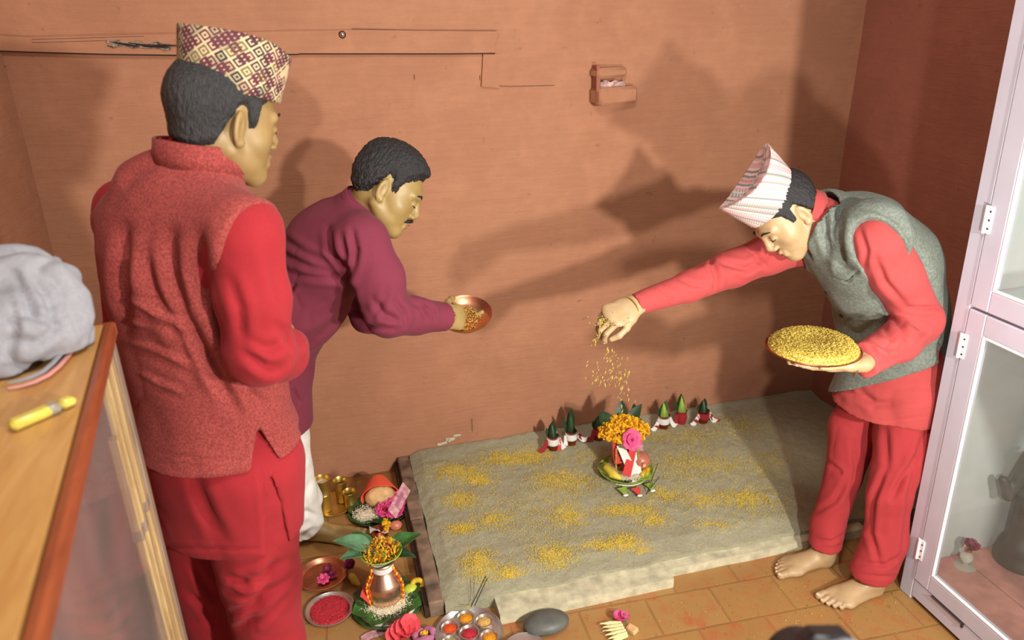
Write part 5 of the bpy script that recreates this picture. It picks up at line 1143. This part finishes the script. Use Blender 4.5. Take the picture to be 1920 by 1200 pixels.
for k in range(520):
    a = random.uniform(0, 6.283); q = math.sqrt(random.random()); c = bc2+np.array([.055*q*math.cos(a), .055*q*math.sin(a), .026+.018*(1-q)+random.uniform(0, .006)]); m.mi = random.choice((0, 0, 0, 0, 0, 1, 2)); d = unit(np.array([random.gauss(0, 1), random.gauss(0, 1), random.gauss(0, .6)])); s_ = unit(np.cross(d, (.2, .3, .9))); m.add([c, c+d*.006+s_*.003, c+d*.013, c+d*.006-s_*.003], [(0, 1, 2, 3)])
tag(m.build('marigold_petals', None, mats=[M['marigold'], M['orange'], M['purple']]), 'heap of loose marigold petals filling the leaf bowl on the copper water pot', 'petals', kind='stuff')
for k, (px, py, dx, dy, dz, L_, w, mt, lb) in enumerate(((700, 1020, -1.0, .35, .55, .105, .060, 'leaf_b', 'broad bluish leaf pointing upper left behind the marigold bowl'), (695, 1032, -.95, -.15, .35, .085, .050, 'leaf_b', 'pointed leaf spreading left from the marigold bowl'), (700, 1012, -.55, .8, .6, .085, .045, 'leaf', 'dark green leaf rising straight behind the marigold bowl'), (742, 1028, 1.0, .35, .45, .095, .060, 'leaf', 'round veined green leaf spreading right from the marigold bowl'), (742, 1040, .9, -.2, .1, .070, .042, 'leaf_d', 'small leaf drooping right under the marigold bowl'))):
    p = bc2+np.array([np.sign(dx)*.022, .012, .020-.004*k]); m = MB(); m.leaf(p, (dx, dy, dz), L_*1.15, w*1.15, bend=.25, fold=.35, nv=7, nu=12); tag(m.build('pot_leaf', M[mt]), lb, 'leaf', 'leaves around the marigold bowl')
grow(sn, kc, (1.12, 1.12, 1.38))
for k, (px, py, z, mt, lb) in enumerate(((770, 1108, .022, 'lime', 'greenish yellow lime resting in the rice right of the copper water pot'), )):
    m = MB(); m.ell(atz(px, py, z)+np.array([0, 0, .006]), (.026, .022, .020), None, 20, 12); tag(m.build('lime', M[mt]), lb, 'fruit')
c = atz(783, 1096, .040); n = 20; m = MB(); Rg = np.stack([CR, unit(CU+.4*CF), unit(np.cross(CR, CU+.4*CF))], 1)
m.tube([c+Rg@np.array([.019*math.cos(a), .015*math.sin(a), 0]) for a in np.linspace(0, 2*math.pi*.999, n)], .0095, 10); tag(m.build('dough_ring', M['dough']), 'yellow fried dough ring leaning beside the lime', 'bread')
m = MB(); m.sheet([[pc_+np.array([-.060+i*.004-j*.008, -.040+i*.014, .035+.013*j+.004*math.sin(i*1.4)]) for j in range(4)] for i in range(5)], .0014); tag(m.build('red_cloth', M['redcloth']), 'folded coral red cloth leaning on the left of the copper water pot', 'cloth')
c = atz(664, 1092, Z0); m = MB(); m.tube([c+np.array([-.012, .035, .012]), c+np.array([-.006, .01, .020]), c+np.array([.004, -.018, .020]), c+np.array([.02, -.036, .012])], [.006, .014, .014, .004], 10); tag(m.build('banana', M['banana']), 'short greenish yellow banana between the copper dish and the water pot', 'fruit')
m = MB(); c = atz(657, 1062, .03); flower(m, c, .030, 6, (-.2, -.3, 1), .8, .8); flower(m, c, .022, 5, (-.2, -.3, 1), 1.1, .8); tag(m.build('flower', M['purple']), 'deep pink blossom behind the banana beside the copper dish', 'flower')
# copper dish and steel plate
c = atz(606, 1084, Z0); o = empty('copper_dish', c, 'round copper dish of reddish water with floating petals on the floor', 'dish'); R_ = .090
lathe_obj('bowl', c, dish_prof(R_, .022, .002), M['copper'], o, 44); lathe_obj('water', c+np.array([0, 0, .010]), [(R_*.84, 0), (0, .0005)], M['copper_d'], o, 30)
for k, (dx, dy, lb) in enumerate(((.020, .012, 'largest wilted pink flower floating in the copper dish'), (.002, -.028, 'small pink flower at the near side of the copper dish'), (.034, -.012, 'dark pink petals at the right side of the copper dish'))):
    m = MB(); flower(m, c+np.array([dx, dy, .016]), .030-.005*k, 7, (random.gauss(0, .3), -.3, 1), .35, .6); flower(m, c+np.array([dx, dy, .020]), .020-.003*k, 6, (0, -.2, 1), .8, .6, tw=.4); tag(m.build('floating_flower', M['purple'] if k != 1 else M['pink']), lb, 'flower')
c = atz(619, 1146, Z0); o = empty('steel_plate', c, 'steel plate of bright vermilion powder on the floor near the red trousers', 'plate'); lathe_obj('dish', c, dish_prof(.083, .012, .0018), M['steel'], o, 44)
m = MB(); m.lathe(c+np.array([0, 0, .003]), [(.070, 0), (.064, .007), (.03, .010), (0, .010)], 36); scatter(m, c+np.array([0, 0, .008]), .066, 900, .005, .0016, .005); tag(m.build('vermilion_heap', M['vermil']), 'red vermilion rice spread over the steel plate', 'powder', kind='stuff')
# thali with coloured powders
c = atz(880, 1192, Z0); o = empty('compartment_tray', c, 'round steel tray with small cups of coloured powders before the sand bed', 'tray'); R_ = .112; lathe_obj('dish', c, [(0, 0), (R_*.9, 0), (R_*.98, .010), (R_, .016), (R_*.995, .018), (R_*.95, .012), (R_*.88, .004), (0, .004)], M['steel'], o, 56)
names = [('orange_p', 'orange red powder'), ('yellow_p', 'deep yellow powder'), ('sand_p', 'pale yellow sandal paste'), ('yellow_p', 'yellow powder'), ('green_p', 'greenish grain mix'), ('rice', 'white rice'), ('vermil', 'vermilion powder')]
angs = [145, 88, 32, -30, 200, 260, None]
for (mt, tx), a in zip(names, angs):
    q = c+np.array([0, 0, .004]) if a is None else c+np.array([R_*.62*math.cos(math.radians(a)), R_*.62*math.sin(math.radians(a)), .004])
    rr = .032 if a is None else .029; cup = lathe_obj('cup', q, [(0, 0), (rr*.8, 0), (rr, .012), (rr*1.05, .013), (rr*.95, .013), (rr*.76, .003), (0, .003)], M['steel'], o, 28)
    m = MB(); m.lathe(q+np.array([0, -.004, .003]), [(rr*.78, 0), (rr*.7, .006), (rr*.3, .011), (0, .012)], 20); scatter(m, q+np.array([0, -.004, .009]), rr*.66, 160, .004, .0013, .004)
    tag(m.build('powder_heap', M[mt]), tx+(' heaped in the centre cup of the round steel tray' if a is None else ' heaped in the '+{145: 'far left', 88: 'far middle', 32: 'far right', -30: 'near right', 200: 'left', 260: 'nearest'}[a]+' cup of the round steel tray'), 'powder', kind='stuff')
c = atz(985, 1228, Z0); o = empty('steel_bowl', c, 'shallow steel dish cut off by the bottom edge beside the stone', 'bowl'); lathe_obj('bowl', c, dish_prof(.070, .020), M['steel'], o, 44); lathe_obj('rim', c+np.array([0, 0, .0205]), [(.0690, 0), (.0715, .001), (.0705, .003), (.0685, .002)], M['steel'], o, 44)
m = MB(); sc = atz(1024, 1180, 0)+np.array([0, 0, .030]); m.ell(sc, (.078, .050, .030), None, 30, 18); V = np.array(m.V); V = V+(V-sc)*(vnoise(V, 5, 3, 2)*.04)[:, None]; m.V = [tuple(v) for v in V]; tag(m.build('grinding_stone', M['stone']), 'smooth dark oval river stone lying before the concrete kerb', 'stone')
# cotton wicks bundle, flower, little box
wc = atz(1152, 1186, 0); o = empty('wick_bundle', wc, 'bundle of pointed cream cotton wicks lying on the tiles right of the stone', 'wicks')
for k in range(11):
    y_ = -.045+.0085*k; z = .008+.006*(k % 2); m = MB(); a = wc+np.array([.032, y_*.7, z]); b_ = wc+np.array([-.040+.004*(k % 3), y_, z+.004]); m.tube([a, a*.5+b_*.5, b_], [.0055, .0065, .0008], 7); m.build('wick', M['wick'], o)
m = MB(); c = wc+np.array([.030, .040, .018]); flower(m, c, .026, 6, (.2, -.2, 1), .6, .8); flower(m, c+np.array([.016, -.006, .004]), .022, 6, (.3, -.2, 1), .8, .8); tag(m.build('flower', M['pink']), 'small magenta flower lying at the far end of the cotton wicks', 'flower')
m = MB(); m.box(wc+np.array([.056, -.012, .010]), (.028, .036, .018), np.stack([unit(np.array([.8, .5, 0])), unit(np.array([-.5, .8, 0])), np.array([0, 0, 1.])], 1), .003); tag(m.build('matchbox', M['coconut']), 'small tan matchbox against the right end of the cotton wicks', 'box')
m = MB(); m.lathe(wc+np.array([.050, .034, 0]), [(0, 0), (.008, 0), (.008, .024), (.005, .028), (.005, .034), (0, .034)], 14); tag(m.build('small_bottle', M['steel']), 'tiny silver capped bottle beside the magenta flower', 'bottle')
# bottom edge: flowers, mauve cloth ring, paper note
c = atz(752, 1196, .012)
m = MB()
for k in range(4): flower(m, c+np.array([-.010+.012*k, .004*k, .012+.006*k]), .045, 5, (-.3+.25*k, -.5, 1), .75, .85, tw=k*.7)
m.tube([c+np.array([.0, 0, .01]), c+np.array([.012, -.012, .055])], [.003, .002], 6); tag(m.build('hibiscus', M['hib']), 'large coral pink hibiscus at the bottom edge left of the steel tray', 'flower')
m = MB(); flower(m, atz(768, 1172, .03), .028, 6, (0, -.2, 1), .5, .8); tag(m.build('flower', M['pink']), 'small magenta blossom between the leaf plate and the mauve cloth ring', 'flower')
c = atz(795, 1190, .014); m = MB(); m.tube([c+np.array([.030*math.cos(a), .024*math.sin(a), .006*math.sin(3*a)]) for a in np.linspace(0, 6.27, 22)], [.011+.002*math.sin(k*2.1) for k in range(22)], 10); tag(m.build('cloth_ring', M['purplecloth']), 'coiled mauve cloth ring at the bottom edge beside the coral hibiscus', 'cloth')
m = MB(); pom(m, c+np.array([.0, -.004, .006]), .013, 40); tag(m.build('marigold', M['marigold']), 'single small marigold inside the mauve cloth ring', 'flower')
m = MB(); c = atz(703, 1196, .003); m.sheet([[c+np.array([-.045+.018*i, -.016+.011*j+.006*i, .002+.004*math.sin(i*1.2)]) for j in range(4)] for i in range(6)], .0008); tag(m.build('banknote', M['note']), 'pale banknote lying flat at the bottom edge left of the hibiscus', 'banknote')
# stray bits on the tiles
m = MB()
for i in range(150):
    p = atz(random.uniform(1080, 1700), random.uniform(1090, 1195), .002)
    if p[1] < 1.88: m.grain(p, (random.gauss(0, 1), random.gauss(0, 1), 0), random.uniform(.005, .011), .0012)
for i in range(50): m.grain(atz(random.uniform(560, 800), random.uniform(1000, 1190), .002), (random.gauss(0, 1), random.gauss(0, 1), 0), .007, .0012)
tag(m.build('stray_grain', M['seed'], smooth=False), 'stray grains of barley dropped on the clay floor tiles', 'grain', kind='stuff')

# ================================================================== THINGS ON THE SAND
def ribbon(P0, P1, w, mat, name, parent, sag=.01):
    P0, P1 = np.asarray(P0), np.asarray(P1); d = unit(P1-P0); s_ = unit(np.cross(d, CF)); m = MB(); G3 = []
    for i in range(7):
        t = i/6; G3.append([P0+(P1-P0)*t+np.array([0, 0, -sag*math.sin(math.pi*t)])+s_*w*(q-1)*.5*(1+.3*t)+CF*(-.002*math.sin(t*9+q)) for q in range(3)])
    m.sheet(G3, .0012); return m.build(name, mat, parent)
def small_kalash(px, py, h, leafh, label, kind, ribs, r=.024):
    sn = mark()
    p = at(px, py, 2.86); 
    for _ in range(6): p = atz(px, py, float(sandz(p[0], p[1]))); p[1] = min(p[1], 2.885)
    p[2] = float(sandz(p[0], p[1]))-.002
    o = empty('copper_cup', p, label, 'cup', 'copper cups with leaves along the wall')
    lathe_obj('cup', p, [(0, 0), (r*.75, 0), (r*.92, h*.35), (r*.95, h*.6), (r*.80, h*.85), (r*.98, h), (r*.9, h), (r*.7, h*.8), (0, h*.6)], M['copper_d'] if kind != 2 else M['dredcloth'], o, 24)
    if kind != 2: lathe_obj('cloth_band', p+np.array([0, 0, h*.42]), [(r*.97, 0), (r*1.02, h*.1), (r*1.0, h*.38), (r*.9, h*.4)], M['whitecloth'] if kind != 3 else M['dredcloth'], o, 24)
    mt = {0: 'leaf_d', 1: 'leaf_d', 2: 'leaf_l', 3: 'leaf_d', 4: 'leaf_l'}[kind]
    top = p+np.array([0, 0, h*.9])
    # rolled leaf standing in the cup
    m = MB(); G3 = []
    for i in range(9):
        t = i/8; row = []
        for j in range(9):
            a = math.radians(200+(j-4)*34); rr = r*(.75-.45*t**2)*(1-.1*t); cut = 1-.35*abs(j-4)/4
            row.append(top+np.array([rr*math.cos(a)*(1-.3*t), rr*math.sin(a)+.006*t, leafh*t*cut]))
        G3.append(row)
    m.sheet(G3, .001); m.build('rolled_leaf', M[mt], o)
    m = MB(); m.leaf(top+np.array([.002, .010, -.005]), (random.uniform(-.15, .15), .12, 1), leafh*1.12, r*1.5, (0, 1, 0), .05, .3); m.build('leaf', M['leaf_d' if kind != 4 else 'leaf'], o)
    m = MB(); m.leaf(top+np.array([-.012, .008, -.005]), (-.35, .1, 1), leafh*.8, r*.7, (0, 1, 0), .05, .3); m.build('leaf', M['leaf_d'], o)
    for dx, dz, mm in ribs:
        ribbon(top+np.array([np.sign(dx)*r*.98, -r*.2, -h*.15]), p+np.array([dx*1.05+np.sign(dx)*.008, -.016, .006+dz]), .014, M[mm], 'ribbon', o)
    grow(sn, p, (1.15, 1.1, 1.4))
small_kalash(1037, 842, .052, .050, 'leftmost copper cup by the wall, leaf rolled low, dark red and white band', 0, [(-.050, 0, 'dredcloth'), (.034, 0, 'whitecloth'), (.012, -.002, 'redcloth')])
small_kalash(1071, 832, .050, .078, 'copper cup with the tallest upright dark leaf, left of the marigold pot', 1, [(-.020, 0, 'whitecloth'), (.066, .01, 'dredcloth'), (.050, .012, 'whitecloth')])
small_kalash(1122, 824, .050, .040, 'copper cup half hidden behind the left side of the marigold pot', 3, [(-.03, .004, 'dredcloth')])
small_kalash(1192, 812, .050, .060, 'copper cup with dark leaves right behind the marigold flowers', 3, [(.03, .004, 'dredcloth')])
small_kalash(1244, 802, .050, .052, 'copper cup with white band and split light leaf, first right of the marigolds', 4, [(-.048, 0, 'whitecloth'), (.040, .004, 'whitecloth'), (-.03, .01, 'dredcloth')])
small_kalash(1277, 793, .050, .060, 'plain dark red cup with a light green rolled leaf between two banded cups', 2, [(-.026, .0, 'dredcloth')])
small_kalash(1318, 792, .048, .044, 'rightmost cup by the wall, leaves parted, long red and white ribbons spread out', 3, [(-.050, .0, 'whitecloth'), (.056, -.002, 'dredcloth'), (-.036, .012, 'dredcloth'), (.044, .0, 'whitecloth')])
# main pot on the sand
sn = mark(); mc = atz(1173, 890, .075); mc[2] = float(sandz(mc[0], mc[1]))
o = leaf_plate(mc, .088, 'leaf_plate', 'round leaf plate lying on the sand and carrying the marigold pot', 5, 'leaf_l', .024)
m = MB(); rh = mc+np.array([0, 0, .006]); m.lathe(rh, [(.074, 0), (.068, .012), (.03, .016), (0, .016)], 30); scatter(m, rh+np.array([0, 0, .010]), .070, 1400, .006, .0013, .008); tag(m.build('rice_bed', M['rice']), 'bed of pale rice on the leaf plate under the marigold pot', 'rice', kind='stuff')
pp = mc+np.array([-.006, .014, .020]); o = empty('copper_pot', pp, 'small copper pot draped with cloth strips and crowned with marigolds on the sand', 'pot')
lathe_obj('pot_body', pp, [(0, 0), (.026, 0), (.036, .020), (.040, .045), (.034, .066), (.026, .080), (.025, .096), (.032, .104), (.030, .105), (.022, .096), (0, .08)], M['copper_d'], o, 36)
ribbon(pp+np.array([-.026, -.030, .098]), pp+np.array([.010, -.062, .008]), .022, M['whitecloth'], 'white_strip', o, -.004); ribbon(pp+np.array([.026, -.032, .096]), pp+np.array([-.014, -.066, .010]), .022, M['redcloth'], 'red_strip', o, -.004)
ribbon(pp+np.array([-.034, -.014, .098]), pp+np.array([-.030, -.034, .036]), .020, M['redcloth'], 'red_strip', o); ribbon(pp+np.array([.030, -.024, .060]), pp+np.array([.026, -.056, .004]), .028, M['whitecloth'], 'white_strip', o)
for sx in (-1, 1):
    m = MB()
    for k in range(26): t = k/25; pom(m, pp+np.array([sx*(.037+.002*math.sin(t*3)), -.034-.004*t, .088-.078*t]), .0034, 10)
    tag(m.build('herb_string', M['seed']), 'thin green-gold herb string hanging down the %s of the marigold pot' % ('left' if sx < 0 else 'right'), 'garland')
fc = pp+np.array([-.002, -.002, .118]); k = 0
for ring, (n, rr, zz) in enumerate(((12, .068, .0), (11, .050, .020), (8, .030, .034), (3, .010, .042))):
    for i in range(n):
        a = 6.283*i/n+ring*.4; q = fc+np.array([rr*math.cos(a)*1.05, rr*math.sin(a)*.8, zz+random.uniform(-.004, .006)]); m = MB(); m.mi = 0; pom(m, q, random.uniform(.0145, .019), 44)
        side_ = ('lowest ring', 'second ring', 'third ring', 'top')[ring]; hour = ('three', 'two', 'one', 'twelve', 'eleven', 'ten', 'nine', 'eight', 'seven', 'six', 'five', 'four')[int(round(math.degrees(a)/30)) % 12]
        tag(m.build('marigold', M['marigold']), 'marigold head in the %s of the bunch on the pot, at %s o\'clock' % (side_, hour), 'flower', 'marigolds crowning the small copper pot')
hb = fc+np.array([.0, -.066, .012]); o = empty('pink_flower', hb-np.array([0, 0, .02]), 'bright pink hibiscus with dark centre at the front of the marigold bunch', 'flower')
m = MB(); flower(m, hb, .034, 6, (0, -.9, .5), .25, .95); flower(m, hb+np.array([0, -.004, .001]), .022, 5, (0, -.9, .5), .5, .9, tw=.5); m.build('petals', M['pink'], o); m = MB(); m.ell(hb+np.array([0, -.004, .002]), (.006, .005, .006)); m.build('flower_centre', M['purple'], o)
for (dx, dy, L_, w, lb) in ((-.6, .5, .075, .045, 'dark leaf sticking out left under the marigold bunch'), (.6, .6, .075, .045, 'dark leaf rising right behind the marigold bunch'), (.1, .9, .08, .04, 'dark leaf rising straight behind the marigold bunch')):
    m = MB(); m.leaf(fc+np.array([dx*.05, dy*.03, .012]), (dx, dy*.5, .8), L_, w, (0, 1, 0), .1, .3); tag(m.build('pot_leaf', M['leaf_d']), lb, 'leaf')
m = MB(); c = mc+np.array([.050, -.006, .044]); m.ell(c, (.030, .030, .028), None, 24, 16); o = mesh_obj('pomegranate', m.V, m.F, M['apple']); tag(o, 'pinkish pomegranate resting on the right of the marigold pot leaf plate', 'fruit'); m = MB(); m.lathe(c+np.array([-.004, -.030, .006]), [(.0055, 0), (.007, .006), (.003, .002)], 10, np.array([[1, 0, 0], [0, 0, -1], [0, 1, 0.]])); m.build('crown', M['coconut'], o)
for nm, pts, rs, mt, lb in (('banana', [(-.060, .030, .030), (-.066, .0, .034), (-.058, -.030, .030), (-.036, -.052, .022)], [.006, .015, .015, .005], 'banana', 'yellow banana curving round the left rim of the marigold pot leaf plate'), ('banana', [(.030, -.050, .022), (.050, -.042, .024), (.070, -.028, .026)], [.005, .012, .006], 'dough', 'small orange-yellow banana at the right rim under the pomegranate')):
    m = MB(); m.tube([mc+np.array(p) for p in pts], rs, 10); tag(m.build(nm, M[mt]), lb, 'fruit')
for k, (dx, dy, mt) in enumerate(((-.048, -.098, 'leaf_l'), (-.006, -.112, 'redcloth'), (.044, -.100, 'leaf_l'))):
    q = mc+np.array([dx, dy, .004]); m = MB(); m.sheet([[q+np.array([(i-1)*.016*(1-j/3.2), .014-.012*j, .010-.003*j]) for j in range(4)] for i in range(3)], .001); o = m.build('folded_leaf_tip', M[mt])
    tag(o, ['yellow-green pointed leaf tip on the sand, left under the leaf plate', 'red and white pointed tip in the middle under the leaf plate', 'yellow-green pointed leaf tip on the sand, right under the leaf plate'][k], 'leaf'); m = MB(); m.ell(q+np.array([0, -.018, .003]), (.009, .005, .003)); m.build('white_tip', M['whitecloth'], o)
m = MB(); m.sheet([[mc+np.array([.030+.012*i, .016, .070+.008*j-.002*i]) for j in range(4)] for i in range(4)], .0009); tag(m.build('banknote', M['note']), 'small folded pale banknote tucked behind the pomegranate', 'banknote')
grow(sn, mc, (1.28, 1.28, 1.42))
def stick(p0, p1, tip, label):
    a = atz(*p0, .078); a[2] = float(sandz(a[0], a[1]))+.003; b_ = at(*p1, a[1]+.02); o = empty('incense_stick', a, label, 'incense stick', 'incense sticks in the sand'); m = MB(); m.tube([a-np.array([0, 0, .006]), b_], .0016, 6); m.build('burnt_stick', M['incense'], o)
    if tip: q = atz(*tip, .078); m = MB(); m.tube([a, q], .0018, 6); m.build('yellow_end', M['red_tip'], o)
stick((1212, 925), (1233, 870), None, 'longer dark incense stick standing right of the marigold pot'); stick((1213, 922), (1236, 894), None, 'shorter dark incense stick crossing beside the marigold pot')
stick((882, 1124), (911, 1080), (876, 1137), 'dark incense stick with yellow end at the front left of the sand, left one'); stick((889, 1122), (914, 1083), None, 'plain dark incense stick at the front left of the sand, right of its pair')
